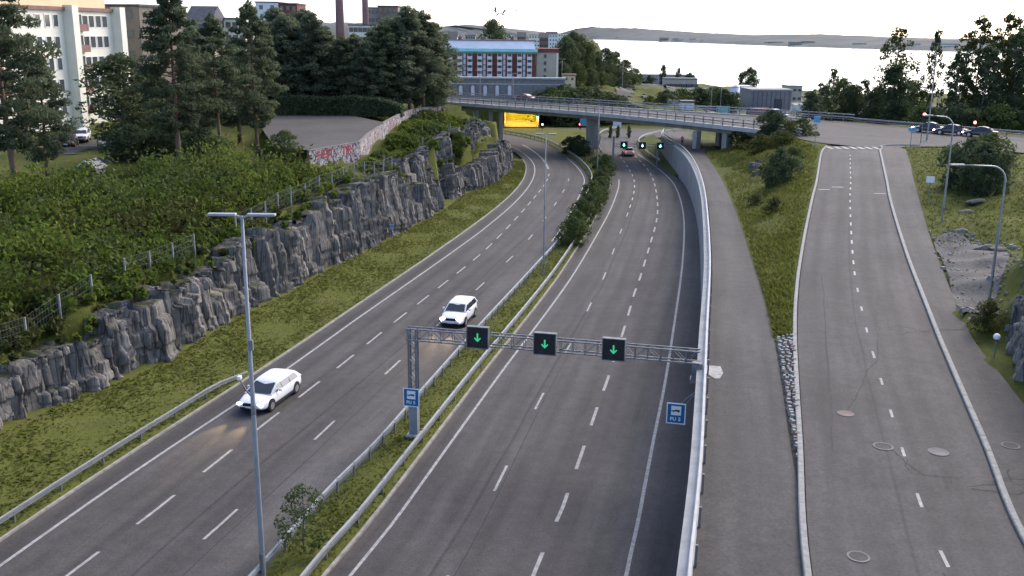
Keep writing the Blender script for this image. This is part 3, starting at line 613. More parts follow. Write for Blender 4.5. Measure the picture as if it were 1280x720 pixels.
# ------------------------------------------------------------------ cross road and bridge
def loft_road(name, A, B, z, m, label, cat='road', kind='structure', nx=6):
    a = catmull(A, 6); b = catmull(B, 6); t = np.linspace(0, 1, nx + 1)
    P = a[:, None, :] * (1 - t)[None, :, None] + b[:, None, :] * t[None, :, None]; n = len(a)
    V = np.concatenate([P, np.full((n, nx + 1, 1), z)], -1).reshape(-1, 3); i = (np.arange(n - 1)[:, None] * (nx + 1) + np.arange(nx)[None, :]).ravel()
    F = np.stack([i, i + 1, i + nx + 2, i + nx + 1], -1); me = np_mesh(name, V, F, [m], True)
    uvl = me.uv_layers.new(name='UVMap'); L = np.hypot(*(a - b).T)[:, None] * t[None, :]; s = np.repeat(np.arange(n)[:, None] * 2.0, nx + 1, 1)
    uvl.data.foreach_set('uv', np.stack([L, s], -1).reshape(-1, 2)[F.ravel()].astype(np.float32).ravel())
    return tag(link(name, me), label, cat, kind=kind)
loft_road('bridge_road', CN, CF, BZ, M['asph_old'], 'asphalt road crossing over the motorway and past the ramp junction')
nA = catmull(CN[1:9], 8); fA = catmull(CF[1:9], 8)
# trim to the span
nS = nA[6:50]; fS = fA[6:50]
b0 = Vector((12, 182, 0))
br = thing('road_bridge', 'concrete road bridge curving over the motorway', 'bridge', b0)
n = len(nS); V = []; F = []
for i in range(n):
    a, b = nS[i], fS[i]; d = (b - a) / np.hypot(*(b - a))
    # deck slab with cantilevered edges and a box girder below
    for off, zz in ((-.25, BZ - .02), (-.25, BZ - .42), (1.9, BZ - .62), (2.2, BZ - 1.25)): V.append((*(a + d * off), zz))
    for off, zz in ((-2.2, BZ - 1.25), (-1.9, BZ - .62), (.25, BZ - .42), (.25, BZ - .02)): V.append((*(b + d * off), zz))
for i in range(n - 1):
    for k in range(8):
        q = i * 8 + k; r = i * 8 + (k + 1) % 8; F.append((q, r, r + 8, q + 8))
F += [tuple(range(8)), tuple(range((n - 1) * 8, n * 8))]
MB(b0).add(V, F).build('deck_girder', M['concrete'], br)
MB(b0).sweep([(*p, BZ) for p in nS], boxprof(-.1, .35, -.44, .16)).build('edge_beam', M['concrete_l'], br)
MB(b0).sweep([(*p, BZ) for p in fS], boxprof(-.35, .1, -.44, .16)).build('edge_beam', M['concrete_l'], br)
def walkline(P, step):
    P = np.array(P); s = np.concatenate([[0], np.cumsum(np.hypot(*np.diff(P, axis=0).T))]); q = np.arange(0, s[-1], step)
    return np.stack([np.interp(q, s, P[:, 0]), np.interp(q, s, P[:, 1])], -1)
def railing(label, P, z, step, off, h=1.15):
    L = (float(P[0][0]), float(P[0][1]), z); t = thing('bridge_railing', label, 'railing', L); P3 = [(p[0], p[1], z) for p in P]
    MB(L).sweep(P3, boxprof(off - .06, off + .06, h - .12, h)).build('top_rail', M['galv_light'], t)
    MB(L).sweep(P3, boxprof(off - .05, off + .05, .55, .72)).build('rail_beam', M['galv'], t)
    MB(L).sweep(P3, boxprof(off - .02, off + .02, .28, .34)).build('lower_rail', M['galv'], t)
    pm = None; W = walkline(P, step)
    for i, p in enumerate(W):
        d = W[min(i + 1, len(W) - 1)] - W[max(i - 1, 0)]; d = d / np.hypot(*d); q0 = p + np.array([d[1], -d[0]]) * off
        if pm is None: o = MB().box((0, 0, h / 2), (.12, .12, h)).build('post', M['galv_dark'], t); pm = o.data
        else: o = link('post', pm, t)
        o.location = Vector((q0[0], q0[1], z)) - Vector(L); o.rotation_euler = (0, 0, math.atan2(d[1], d[0]))
railing('near steel railing of the road bridge facing the camera', nA[4:54], BZ + .14, 2.0, .12)
railing('far steel railing of the road bridge', fA[2:], BZ + .14, 2.0, -.12)
farR = catmull(CF[8:14], 8)
rail_thing('guardrail', 'dark double guardrail beyond the ramp junction in front of the trees', [(p[0], p[1], BZ) for p in farR], 0,
    [(.55, .78, -.05, .05, M['galv']), (.25, .36, -.04, .04, M['galv_dark'])], [((p[0], p[1], BZ), 0) for p in walkline(farR, 3.0)], (.08, .08), M['galv_dark'])
# piers
def pier(x, y, z0, w, rz, lean=(0, 0)):
    q = MB(b0); top = BZ - 1.24
    q.box((x, y, (z0 + top) / 2), (w[0], w[1], top - z0), rz); return q.build('pier', M['concrete'], br, bevel=.06)
pier(13.7, 176.5, -.4, (1.3, .9), .5); pier(15.2, 184, -.4, (1.3, .9), .5)
pier(-4.6, 190.5, -.4, (.9, .9), .5); pier(-2.7, 196, -.4, (.9, .9), .5); pier(-7.2, 191.5, -.4, (.7, .7), .5)
pier(28.6, 154.5, 1.4, (1.1, .8), .7); pier(32.6, 151.0, 1.4, (1.6, .9), .7); pier(33.5, 161, 1.4, (1.1, .8), .7)
q = MB(b0)
a = Vector((*nS[0], 0)); b = Vector((*fS[0], 0)); d = (b - a).normalized(); e = Vector((d.y, -d.x, 0))
q.box(((a + b) / 2 + e * 1.2 + Vector((0, 0, 2.9)))[:], ((b - a).length + .4, 1.4, 6.6), math.atan2(d.y, d.x)).build('abutment', M['concrete_l'], br)
q = MB(b0); a = Vector((-8.6, 186, 0)); q.box((-12.2, 190.6, 3.1), (1.0, 9.0, 6.6), -.55).build('wing_wall', M['concrete_l'], br)
q = MB(b0); a = Vector((*nS[-1], 0)); b = Vector((*fS[-1], 0)); d = (b - a).normalized(); e = Vector((d.y, -d.x, 0))
q.box(((a + b) / 2 - e * .4 + Vector((0, 0, 4.6)))[:], ((b - a).length - 1, 1.2, 3.4), math.atan2(d.y, d.x)).build('abutment', M['concrete_l'], br)

# ------------------------------------------------------------------ gantry
G0 = (-5.1, 48.6); G1 = (9.05, 45.35)
gd = Vector((G1[0] - G0[0], G1[1] - G0[1], 0)); GL = gd.length; gd.normalize(); gn = Vector((gd.y, -gd.x, 0))   # gn points towards the camera
g = thing('sign_gantry', 'steel lattice gantry spanning the right carriageway with lane signals', 'gantry', (*G0, 0)); go = g.location
GZ1, GZ0 = 6.15, 5.55
def gp(s, side, z): p = Vector((*G0, 0)) + gd * s + gn * side; return (p.x, p.y, z)
MB(go).box((*G0, .12), (.75, .75, .4), math.atan2(gd.y, gd.x)).build('footing', M['concrete_l'], g, bevel=.03)
MB(go).box((*G0, 1.2), (.46, .42, 2.0), math.atan2(gd.y, gd.x)).build('column_base', M['steel_grey'], g, bevel=.02)
q = MB(go)
for s in (-.2, .2):
    for sd in (-.17, .17): q.bar(gp(s, sd, 2.1), gp(s, sd, GZ1), .10)
z = 2.3; k = 0
while z < GZ0 - .3:
    for sd in (-.17, .17): q.bar(gp(-.2 if k % 2 else .2, sd, z), gp(.2 if k % 2 else -.2, sd, z + .45), .035)
    z += .45; k += 1
q.build('column', M['galv_dark'], g)
for sd, zz in ((-.22, GZ0), (.22, GZ0), (-.22, GZ1), (.22, GZ1)):
    MB(go).bar(gp(-.3, sd, zz), gp(GL + .1, sd, zz), .06).build('chord', M['galv_dark'], g)
s = -.3; k = 0; q = MB(go)
while s < GL - .4:
    e = s + .62
    for sd in (-.22, .22): q.bar(gp(s, sd, GZ0 if k % 2 else GZ1), gp(e, sd, GZ1 if k % 2 else GZ0), .024)
    for zz in (GZ0, GZ1): q.bar(gp(s, -.22, zz), gp(e, .22, zz), .02)
    q.bar(gp(s, -.22, GZ0), gp(s, -.22, GZ1), .03); q.bar(gp(s, .22, GZ0), gp(s, .22, GZ1), .03)
    s = e; k += 1
q.build('lattice', M['galv_dark'], g)
q = MB(go)
q.box(gp(GL, 0, 5.05), (.5, .5, 1.0), math.atan2(gd.y, gd.x)); q.box(gp(GL, 0, 4.66), (.62, .62, .16), math.atan2(gd.y, gd.x)); q.build('wall_support', M['galv_dark'], g)

ARROW = [(-.045, .26), (.045, .26), (.045, -.10), (.16, .02), (.20, -.05), (.0, -.26), (-.20, -.05), (-.16, .02), (-.045, -.10)]
def lane_signal(center, rz, size, label, arrow_mat, group, bright=False):
    t = thing('lane_signal', label, 'lane signal', center, rz, group)      # front faces local -Y
    h = size / 2
    MB().box((0, .11, 0), (size, .22, size)).build('casing', M['galv_dark'], t, bevel=.015)
    MB().box((0, -.012, 0), (size - .07, .02, size - .07)).build('display', M['black'], t)
    for sx_, sz_, wx, wz in ((0, h, size, .05), (0, -h, size, .05), (-h, 0, .05, size - .05), (h, 0, .05, size - .05)):
        pass
    q = MB(); q.box((0, -.03, h - .02), (size, .06, .04)).box((0, -.03, -h + .02), (size, .06, .04)).box((-h + .02, -.03, 0), (.04, .06, size - .08)).box((h - .02, -.03, 0), (.04, .06, size - .08)); q.build('rim', M['galv_dark'], t)
    sc = size / 1.1 * .84
    V = [(a * sc, -.026, b * sc) for a, b in ARROW]; W = [(a * sc, -.036, b * sc) for a, b in ARROW]; nn = len(V)
    MB().add(V + W, [tuple(range(nn, 2 * nn))] + [(i, (i + 1) % nn, nn + (i + 1) % nn, nn + i) for i in range(nn)]).build('green_arrow', arrow_mat, t)
    q = MB()
    for zz in (.28, -.28): q.box((0, .27, zz * size), (size * .5, .1, .06))
    q.build('bracket', M['galv_dark'], t)
    return t
rzg = math.atan2(gd.y, gd.x)
p0 = (G0[0] + gn.x * .60, G0[1] + gn.y * .60); p1 = (G1[0] + gn.x * .60, G1[1] + gn.y * .60)
for (u, v, lb) in [(597, 422, 'black lane signal with green arrow, left of three on the near gantry'), (681, 430, 'black lane signal with green arrow, middle of three on the near gantry'), (767, 437, 'black lane signal with green arrow, right of three on the near gantry')]:
    x, y, z, _ = on_plane(u, v, p0, p1); lane_signal((x, y, z), rzg, 1.14, lb, M['led_green'], 'lane signals on the near gantry')

def text(body, size, mt, parent, loc, rot=(rad(90), 0, 0), ext=.004, bold=0.0):
    c = bpy.data.curves.new('lettering', 'FONT'); c.body = body; c.size = size; c.extrude = ext; c.align_x = 'CENTER'; c.align_y = 'CENTER'; c.offset = bold
    c.materials.append(mt); o = link('lettering', c, parent); bpy.context.view_layer.update(); me_ = bpy.data.meshes.new_from_object(o); bpy.data.objects.remove(o); o = link('lettering', me_, parent); o.location = loc; o.rotation_euler = rot; return o
def bus_sign(center, rz, w, h, label):
    t = thing('bus_sign', label, 'sign', center, rz, 'blue bus lane signs')
    MB().box((0, .02, 0), (w, .03, h)).build('panel', M['blue'], t)
    q = MB()
    for a, b, c, d in ((0, h / 2 - .025, w, .05), (0, -h / 2 + .025, w, .05), (-w / 2 + .025, 0, .05, h - .1), (w / 2 - .025, 0, .05, h - .1)): q.box((a, -.004, b), (c, .012, d))
    q.build('border', M['sign_white'], t)
    MB().box((0, -.003, h * .14), (w * .52, .012, h * .44)).build('white_field', M['sign_white'], t)
    q = MB(); q.box((-.02, -.012, h * .13), (w * .44, .008, h * .045)).box((.05, -.012, h * .165), (w * .25, .008, h * .04))
    q.box((-.13 * w, -.012, h * .095), (w * .08, .008, h * .035)).box((.13 * w, -.012, h * .095), (w * .08, .008, h * .035)); q.build('bus_symbol', M['black'], t)
    text('PU', h * .23, M['sign_white'], t, (-w * .14, -.006, -h * .27), bold=.006); text('5', h * .23, M['sign_white'], t, (w * .19, -.006, -h * .27), bold=.006)
    MB().box((0, .075, 0), (.08, .08, h * .8)).build('bracket', M['galv_dark'], t)
    return t
pA = (G0[0] + gn.x * .36, G0[1] + gn.y * .36)
x, y, z, _ = on_plane(514, 497, pA, (pA[0] + gd.x, pA[1] + gd.y)); bus_sign((x, y, z), rzg, .88, 1.02, 'blue bus sign on the gantry column in the median')
pB = (G1[0] + gn.x * 3.0, G1[1] + gn.y * 3.0)
x, y, z, _ = on_plane(845, 517, pB, (pB[0] + gd.x, pB[1] + gd.y))
t = bus_sign((x, y, z), rzg, .88, 1.02, 'blue bus sign fixed to the retaining wall coping')
Ri = Matrix.Rotation(-rzg, 3, 'Z'); q = MB()
for dz in (-.25, .25): q.bar((0, .12, dz), Ri @ Vector((float(WB(y)) + .1 - x, .1, float(zpath(y)) + .1 - z)), .05)
q.build('support_arm', M['galv_dark'], t)
# far gantry
fg = thing('sign_gantry', 'far thin gantry with three bright green lane signals under the bridge', 'gantry', (16.6, 157, 0))
MB((16.6, 157, 0)).box((15.9, 157, 2.6), (.3, .3, 5.2)).build('column', M['galv_dark'], fg)
YG = 157.0
zt = at(795, 182, YG)[2]
q = MB((16.6, 157, 0))
for dz in (.0, .45): q.bar((15.9, YG, zt + dz - .2), (25.6, YG, zt + dz - .2), .09)
for k in range(14): q.bar((15.9 + k * .7, YG, zt - .2 + .45 * (k % 2)), (16.6 + k * .7, YG, zt - .2 + .45 * ((k + 1) % 2)), .05)
q.build('truss', M['galv_dark'], fg)
MB((16.6, 157, 0)).bar((22.9, YG, -.1), (22.9, YG, zt), .2).build('column', M['galv_dark'], fg)
for (u, v, lb) in [(780, 181, 'bright green lane signal, leftmost on the far gantry'), (803, 182, 'bright green lane signal, middle on the far gantry'), (825.5, 182.5, 'bright green lane signal, rightmost on the far gantry')]:
    x, y, z = at(u, v, YG - .35); lane_signal((x, y, z), 0, 1.15, lb, M['led_green_b'], 'lane signals on the far gantry')

# ------------------------------------------------------------------ rock cuttings
def rock_face(name, label, line, topf, seed, back=4.4, lean=.14, zb=-.3, facing=1, ds=.10, nv=44, amp=1.0, dome=None):
    """fractured rock sheet over a plan polyline (viewer side = facing * right-hand normal)"""
    P = catmull(line, 12); W = walkline(P, ds); r = np.random.default_rng(seed); n = len(W)
    s = np.arange(n) * ds
    D = np.gradient(W, axis=0); D /= np.hypot(D[:, 0], D[:, 1])[:, None]
    k = np.ones(9) / 9
    for c in (0, 1): D[4:-4, c] = np.convolve(D[:, c], k, 'valid')
    Nn = np.stack([D[:, 1], -D[:, 0]], -1) * facing
    def cells(v, wmin, wmax):
        e = [v.min() - 1]
        while e[-1] < v.max() + 1: e.append(e[-1] + r.uniform(wmin, wmax))
        e = np.array(e); return np.clip(np.searchsorted(e, v) - 1, 0, len(e) - 2), e
    rows = []
    t = np.concatenate([np.linspace(0, 1, nv), np.linspace(0, 1, 8)[1:]])
    isback = np.concatenate([np.zeros(nv, bool), np.ones(7, bool)])
    topj = np.zeros(n)
    ci, e1 = cells(s, .8, 4.2); m1 = len(e1); big = r.uniform(-.85, .75, m1); toph = r.uniform(-.8, .35, m1); slant = r.normal(.05, .07, m1)
    cj, e2 = cells(s, .5, 1.6); toph2 = r.uniform(-.35, .25, len(e2)); ledge = r.uniform(.35, .95, m1); setb = np.where(r.uniform(0, 1, m1) < .6, r.uniform(.25, .95, m1), 0)
    H = np.maximum(topf(W) + toph[ci] + toph2[cj], zb + 1.0)
    if dome is not None: H = H * dome(np.linspace(0, 1, n))
    c2 = {}
    for i, tt in enumerate(t):
        if not isback[i]:
            hh = zb + (H - zb) * tt
            sl = s + hh * slant[ci] + .12 * np.sin(s * .9)
            a, ea = (cells(sl, 0, 1) if False else (None, None))
            rows.append((tt, hh, sl, False))
        else: rows.append((tt, H, s, True))
    # joint systems
    ea = [s.min() - 6]; 
    while ea[-1] < s.max() + 12: ea.append(ea[-1] + .14 + min(1.5, r.exponential(.36)))
    ea = np.array(ea); ua = r.uniform(-1, 1, len(ea))
    eb = np.arange(-1, 16, .01); hb = [-2.0]
    while hb[-1] < 18: hb.append(hb[-1] + r.uniform(.5, 1.9))
    hb = np.array(hb); ub = r.uniform(-1, 1, (len(hb), len(e1))); ub2 = r.uniform(-1, 1, (len(hb), len(ea))); ush = r.uniform(-1, 1, len(ea))
    V = np.zeros((len(t), n, 3))
    for i, (tt, hh, sl, bk) in enumerate(rows):
        ia = np.clip(np.searchsorted(ea, sl) - 1, 0, len(ea) - 2); fr = (sl - ea[ia]) / (ea[ia + 1] - ea[ia])
        groove = np.clip(1 - np.minimum(fr, 1 - fr) * (ea[ia + 1] - ea[ia]) / .06, 0, 1)
        ib = np.clip(np.searchsorted(hb, hh + .35 * np.sin(ci * 2.1)) - 1, 0, len(hb) - 2)
        ic = np.clip(np.searchsorted(hb, hh * 1.25 + .9 * ush[ia]) - 1, 0, len(hb) - 2)
        tiltb = (fr - .5) * ua[ia + 1] * .35
        out = amp * ((.36 * big[ci] + .25 * ua[ia] + .14 * ub[ib, ci] + .20 * ub2[ic, ia] + 1.2 * tiltb) - .36 * groove - setb[ci] * (tt > ledge[ci])) + r.normal(0, .012, n) + .05 * np.sin(s * 1.7 + hh * 2.3) * np.sin(hh * 1.9 - s * .6)
        out = out - lean * (hh - zb)
        if bk:
            out = out * (1 - tt) + (-lean * (H - zb)) * tt - back * tt ** 1.2; hz_ = hh + r.normal(0, .05, n) - .75 * tt ** 2 + .12 * np.sin(s * 2.3 + tt * 4)
        else: hz_ = hh + .10 * ua[ia] * tt
        V[i, :, 0] = W[:, 0] + Nn[:, 0] * out; V[i, :, 1] = W[:, 1] + Nn[:, 1] * out; V[i, :, 2] = hz_
    m_ = len(t); idx = (np.arange(m_ - 1)[:, None] * n + np.arange(n - 1)[None, :]).ravel()
    F = np.stack([idx, idx + 1, idx + n + 1, idx + n], -1)
    o = link(name, np_mesh(name, V.reshape(-1, 3), F, [M['rock']], False)); return tag(o, label, 'rock')
rock_face('rock_cutting', 'long grey fractured rock cutting beside the left verge', [(float(RB(y)), y) for y in [15, 25, 35, 44, 50, 54, 60, 66, 72, 78, 84, 90, 96, 102, 108, 113, 118]] + [(-9.2, 121)],
    lambda W: ROCKH(W[:, 1]) + .15, 5)
rock_face('rock_cutting', 'lower rock bluff below the bridge end, its foot by the grass', [(-9.5, 121.5)] + [(float(RB(y)), y) for y in [124, 128, 133, 139, 145, 151, 156]] + [(-1.2, 160.5), (-4.5, 163)],
    lambda W: np.interp(W[:, 1], [121, 126, 140, 150, 157, 163], [3.4, 3.9, 4.2, 4.8, 4.2, 4.4]), 9)
rock_face('rock_cutting', 'upper rock tier behind the bluff under the bridge fence', [(-13.0, 108.5), (-11.4, 114), (-10.2, 120), (-9.2, 127), (-7.2, 135), (-5.0, 144), (-3.4, 152), (-4.2, 158)],
    lambda W: np.interp(W[:, 1], [108, 116, 126, 140, 152, 158], [6.6, 7.0, 7.3, 7.7, 7.9, 7.4]), 13, back=2.0, zb=2.6)
rock_face('rock_cutting', 'dark rock wall rising at the right edge beside the footway', [(20.9, 22), (21.6, 28), (22.3, 34), (23.3, 40), (24.3, 45.0), (25.8, 49.5), (28.3, 53.0), (30.6, 57), (32.6, 62), (35.5, 66)],
    lambda W: np.interp(W[:, 1], [22, 36, 45, 52, 58, 62, 66], [9.5, 9.5, 9.4, 9.4, 9.2, 9.2, 7.0]), 21, facing=-1, zb=4.6, back=3.5, lean=.22)
rock_face('rock_outcrop', 'small pale rock outcrop on the slope beside the bridge end', [(26.4, 112), (27.4, 117), (28.3, 121), (29.4, 125), (30.6, 128)],
    lambda W: np.interp(W[:, 1], [112, 116, 122, 128], [4.8, 5.7, 6.2, 5.4]), 33, back=2.4, lean=.5, zb=3.6, amp=1.2, facing=-1)
def boulder(x, y, z, s, label, seed):
    bm = bmesh.new(); bmesh.ops.create_icosphere(bm, subdivisions=3, radius=1); r = random.Random(seed)
    pl = [(Vector((r.gauss(0, 1), r.gauss(0, 1), r.gauss(0, 1))).normalized(), r.uniform(.55, .9)) for _ in range(10)]
    for v in bm.verts:
        for nrm, d in pl:
            k = v.co.dot(nrm) - d
            if k > 0: v.co -= nrm * k
        v.co.x *= s[0]; v.co.y *= s[1]; v.co.z *= s[2]
    me = bpy.data.meshes.new('boulder'); bm.to_mesh(me); bm.free(); me.materials.append(M['rock'] if s[0] > .6 else M['stone']); o = link('boulder', me, loc=(x, y, z)); tag(o, label, 'boulder', 'boulders in the right grass')
for i, (u, v, s, lb) in enumerate([(1203, 284, (.55, .5, .3), 'small white boulder in the grass near the lamp post'), (1232, 302, (1.1, .7, .4), 'flat grey boulder between gravel pad and grass'), (1250, 304, (.9, .7, .5), 'rounded grey boulder beside the right rock wall'), (1222, 255, (1.2, .8, .35), 'low grey boulder in the middle of the right grass'), (1210, 262, (.8, .6, .3), 'low boulder just below the grey one in the right grass')]):
    x, y = un(u, v, 6.6); boulder(x, y, hz(x, y) + .05, s, lb, i + 3)
# sheets draped over the terrain
def drape(name, poly, m, label, cat, lift=.06, step=.5):
    P = np.array(poly); x0, y0 = P.min(0); x1, y1 = P.max(0); X, Y = np.meshgrid(np.arange(x0, x1 + step, step), np.arange(y0, y1 + step, step))
    ins = poly_mask(X, Y, poly); Z = height(X, Y); Z = np.maximum(Z, np.where(ins, Z, -99)) + lift; n1_ = X.shape[1]
    i = (np.arange(X.shape[0] - 1)[:, None] * n1_ + np.arange(n1_ - 1)[None, :]).ravel(); fi = ins.ravel()
    F = np.stack([i, i + 1, i + n1_ + 1, i + n1_], -1); F = F[fi[F].all(1)]
    return tag(link(name, np_mesh(name, np.stack([X, Y, Z], -1).reshape(-1, 3), F, [m], True)), label, cat, kind='structure')
# gravel pad by the right rock
P = [un(u + RND.uniform(-4, 4), v + RND.uniform(-4, 4), 6.15) for u, v in [(1196, 388), (1214, 384), (1232, 385), (1248, 362), (1262, 338), (1264, 322), (1244, 308), (1225, 303), (1205, 296), (1185, 292), (1170, 296), (1178, 318), (1184, 345)]]
drape('gravel_pad', [tuple(p) for p in catmull(P + [P[0]], 5)[:-1]], M['gravel'], 'bare pale gravel patch at the foot of the right rock', 'gravel', .08, .14)
pp = np.array(catmull(P + [P[0]], 5)); pb = MB()
for k in range(420):
    i_ = RND.randrange(len(pp)); x, y = pp[i_] + np.array([RND.gauss(0, .55), RND.gauss(0, 1.0)]); q_ = RND.uniform(.05, .2) * (2 if k % 17 == 0 else 1)
    pb.box((x, y, hz(x, y) + .09), (q_, q_ * RND.uniform(.7, 1.4), q_ * .7), RND.uniform(0, 3), RND.choice([0, 1, 2]), .6)
tag(pb.build('loose_stones', [M['stone'], M['gravel'], M['kerb_dirty']]), 'loose stones scattered round the gravel patch', 'stones', kind='stuff')
drape('corner_pavement', [unf(u, v, zramp) for u, v in [(1001, 214), (1026, 218), (1034, 186), (1016, 181)]], M['asph_old'], 'small grey paved corner left of the ramp junction', 'pavement', .1, .4)

# ------------------------------------------------------------------ fences above the rock
M['mesh_wire'] = noisy('fence_wire', (0.12, 0.12, 0.115), (0.19, 0.19, 0.18), 3, 0.6, metal=.3)
def mesh_fence(label, P, h=1.7, step=2.6, cell=.22):
    W = walkline(catmull(P, 8), step); L = (float(W[0][0]), float(W[0][1]), hz(*W[0])); t = thing('mesh_fence', label, 'fence', L, 0, 'wire fences above the rock')
    Z = [hz(*p) + .05 for p in W]; pm = None
    for p, z in zip(W, Z):
        if pm is None: o = MB().box((0, 0, h / 2 - .3), (.10, .10, h + .6)).build('post', M['kerb'], t); pm = o.data
        else: o = link('post', pm, t)
        o.location = Vector((p[0], p[1], z)) - Vector(L)
    for i in range(len(W) - 1):
        a = Vector((*W[i], Z[i])); b = Vector((*W[i + 1], Z[i + 1])); q = MB(L); k = int(round((b - a).length / cell))
        for j in range(1, k): p = a.lerp(b, j / k); q.bar(p + Vector((0, 0, .1)), p + Vector((0, 0, h)), .009)
        for zz in (.12, .5, .9, 1.3, h): q.bar(a + Vector((0, 0, zz)), b + Vector((0, 0, zz)), .012)
        q.build('wire_panel', M['mesh_wire'], t)
mesh_fence('wire fence at the lower left above the near rock end', [(float(RB(y)) - 3.7, y) for y in (42, 48, 53, 59.5)])
mesh_fence('short wire fence above the notch in the rock cutting', [(float(RB(y)) - o, y) for y, o in ((63.3, 4.0), (66, 3.7), (71.2, 3.3))])
mesh_fence('long wire fence along the top of the rock cutting', [(float(RB(y)) - 3.3, y) for y in (76, 80, 86, 92, 98, 104, 109)])
mesh_fence('wire fence along the upper rock tier up to the bridge', [(-14.2, 108), (-13, 114), (-11.6, 122), (-9.6, 132), (-7.4, 142), (-5.8, 152), (-6.5, 160)], cell=.26)
# ------------------------------------------------------------------ parking area + graffiti wall
q = [(x, y, LOT_Z) for x, y in LOT]
tag(link('parking_area', np_mesh('parking_area', q, [tuple(range(len(q)))], [M['asph_old']])), 'empty grey asphalt yard behind the graffiti wall', 'pavement', kind='structure')
def graffiti():
    m = mat('graffiti_wall', (.5, .47, .45), .85); t = NT(m); ob = t.coord('Object', (1, 1, .8))
    c = t.ramp(t.noise(ob, 1.6, 4), [(.35, (.22, .20, .195)), (.6, (.38, .345, .33))])
    def strokes(scale, off, th, col, c):
        mp = t.n('ShaderNodeMapping'); mp.inputs['Location'].default_value = off; tc = t.n('ShaderNodeTexCoord'); t.l(tc.outputs['Object'], mp.inputs[0])
        f = t.math('ABSOLUTE', t.math('SUBTRACT', t.noise(mp.outputs[0], scale, 1.5), .5)); return t.mix(c, col, t.math('LESS_THAN', f, th))
    c = strokes(1.1, (3, 1, 7), .036, (.17, .035, .045), c); c = strokes(.8, (9, 4, 2), .014, (.42, .42, .40), c); c = strokes(.9, (1, 14, 5), .022, (.05, .05, .09), c); c = strokes(.7, (21, 4, 5), .012, (.10, .17, .20), c)
    t.color(c); return m
M['graf'] = graffiti(); M['graf_red'] = noisy('graffiti_red', (.24, .03, .05), (.32, .06, .07), 2, .8)
M['graf_cream'] = noisy('cream_render', (.50, .43, .30), (.62, .54, .40), 2, .85)
gw = thing('graffiti_wall', 'low concrete yard wall covered in red and white graffiti', 'wall', (*GW[0], 6.6)); gl = gw.location
for i in range(len(GW) - 1):
    a = Vector((*GW[i], 0)); b = Vector((*GW[i + 1], 0)); L = (b - a).length; k = max(1, int(round(L / 4.5))); dr = (b - a).normalized(); ang = math.atan2(dr.y, dr.x)
    for j in range(k):
        c = a.lerp(b, (j + .5) / k); zb_ = 5.6; zt_ = 8.42 if i < 3 else 8.6
        MB(gl).box((c.x, c.y, (zb_ + zt_) / 2), (L / k - .03, .25, zt_ - zb_), ang).build('wall_panel', M['graf'] if (i + j) % 3 else (M['graf_cream'] if i == 1 else M['graf']), gw)
    MB(gl).box(((a + b) / 2 + Vector((0, 0, (8.42 if i < 3 else 8.6) + .05)))[:], (L, .31, .10), ang).build('coping', M['concrete_d'], gw)
a = Vector((*GW[0], 0)); b = Vector((*GW[1], 0)); dr = (b - a).normalized(); nn = Vector((dr.y, -dr.x, 0)); ang = math.atan2(dr.y, dr.x)
for wd, tt in (('HEST', .30), ('TIR', .72)):
    c = a.lerp(b, tt) + nn * .135 + Vector((0, 0, 7.75)); text(wd, 1.35, M['graf_red'], gw, (c - gl)[:], (rad(90), 0, ang), .006, .03)

# ------------------------------------------------------------------ street lamps
def lamp_T(label, x, y, z0, h, head=1.0, r=.10, rz=0.0, group='street lamps with twin heads', bracket=False):
    t = thing('street_lamp', label, 'street lamp', (x, y, z0), rz, group)
    MB().tube([(0, 0, -.3), (0, 0, .02), (0, 0, h * .45), (0, 0, h)], [r, r, r * .8, r * .55], 12).build('pole', M['steel_grey'], t, smooth=True)
    MB().tube([(0, 0, h * .48), (0, 0, h * .48 + .35)], r * .86, 12).build('sleeve', M['galv_dark'], t)
    MB().box((0, -r - .03, 1.0), (.14, .1, .45)).build('hatch', M['galv_dark'], t)
    q = MB()
    for sg in (-1, 1): q.bar((0, 0, h - .05), (sg * .3, 0, h + .03), .06)
    q.build('arm', M['galv'], t)
    for sg in (-1, 1):
        q = MB(); q.box((sg * (.2 + head / 2), 0, h + .05), (head, .26, .09)); o = q.build('luminaire', M['galv_light'], t, bevel=.02)
        MB().box((sg * (.25 + head / 2), 0, h - .006), (head * .6, .2, .02)).build('lens', M['glass'], o)
    if bracket:
        q = MB(); q.tube([(0, 0, 7.6), (-.25, -.02, 7.95), (-.42, -.02, 8.3)], .03, 6).build('bracket', M['galv_dark'], t)
        q = MB(); q.box((-.44, -.02, 8.4), (.14, .2, .14)); q.build('sensor', M['sign_white'], t, bevel=.02)
        MB().box((.08, -.1, 9.7), (.16, .14, .4)).build('junction_box', M['galv_dark'], t)
    return t
zt = at(301, 270, 34.4)[2]
lamp_T('tall twin-headed street lamp beside the young tree, nearest the camera', -9.62, 34.4, 0.1, zt - .1, 1.0, .11, bracket=True)
lamp_T('slim twin-headed street lamp by the median guardrail before the bridge', 2.75, 84.2, 0.1, at(678, 168, 84.2)[2] - .1, .7, .08)
lamp_T('street lamp in the median shrubs in front of the bridge pier', 12.5, 146, 0.1, at(748, 133, 146)[2] - .1, .5, .10)
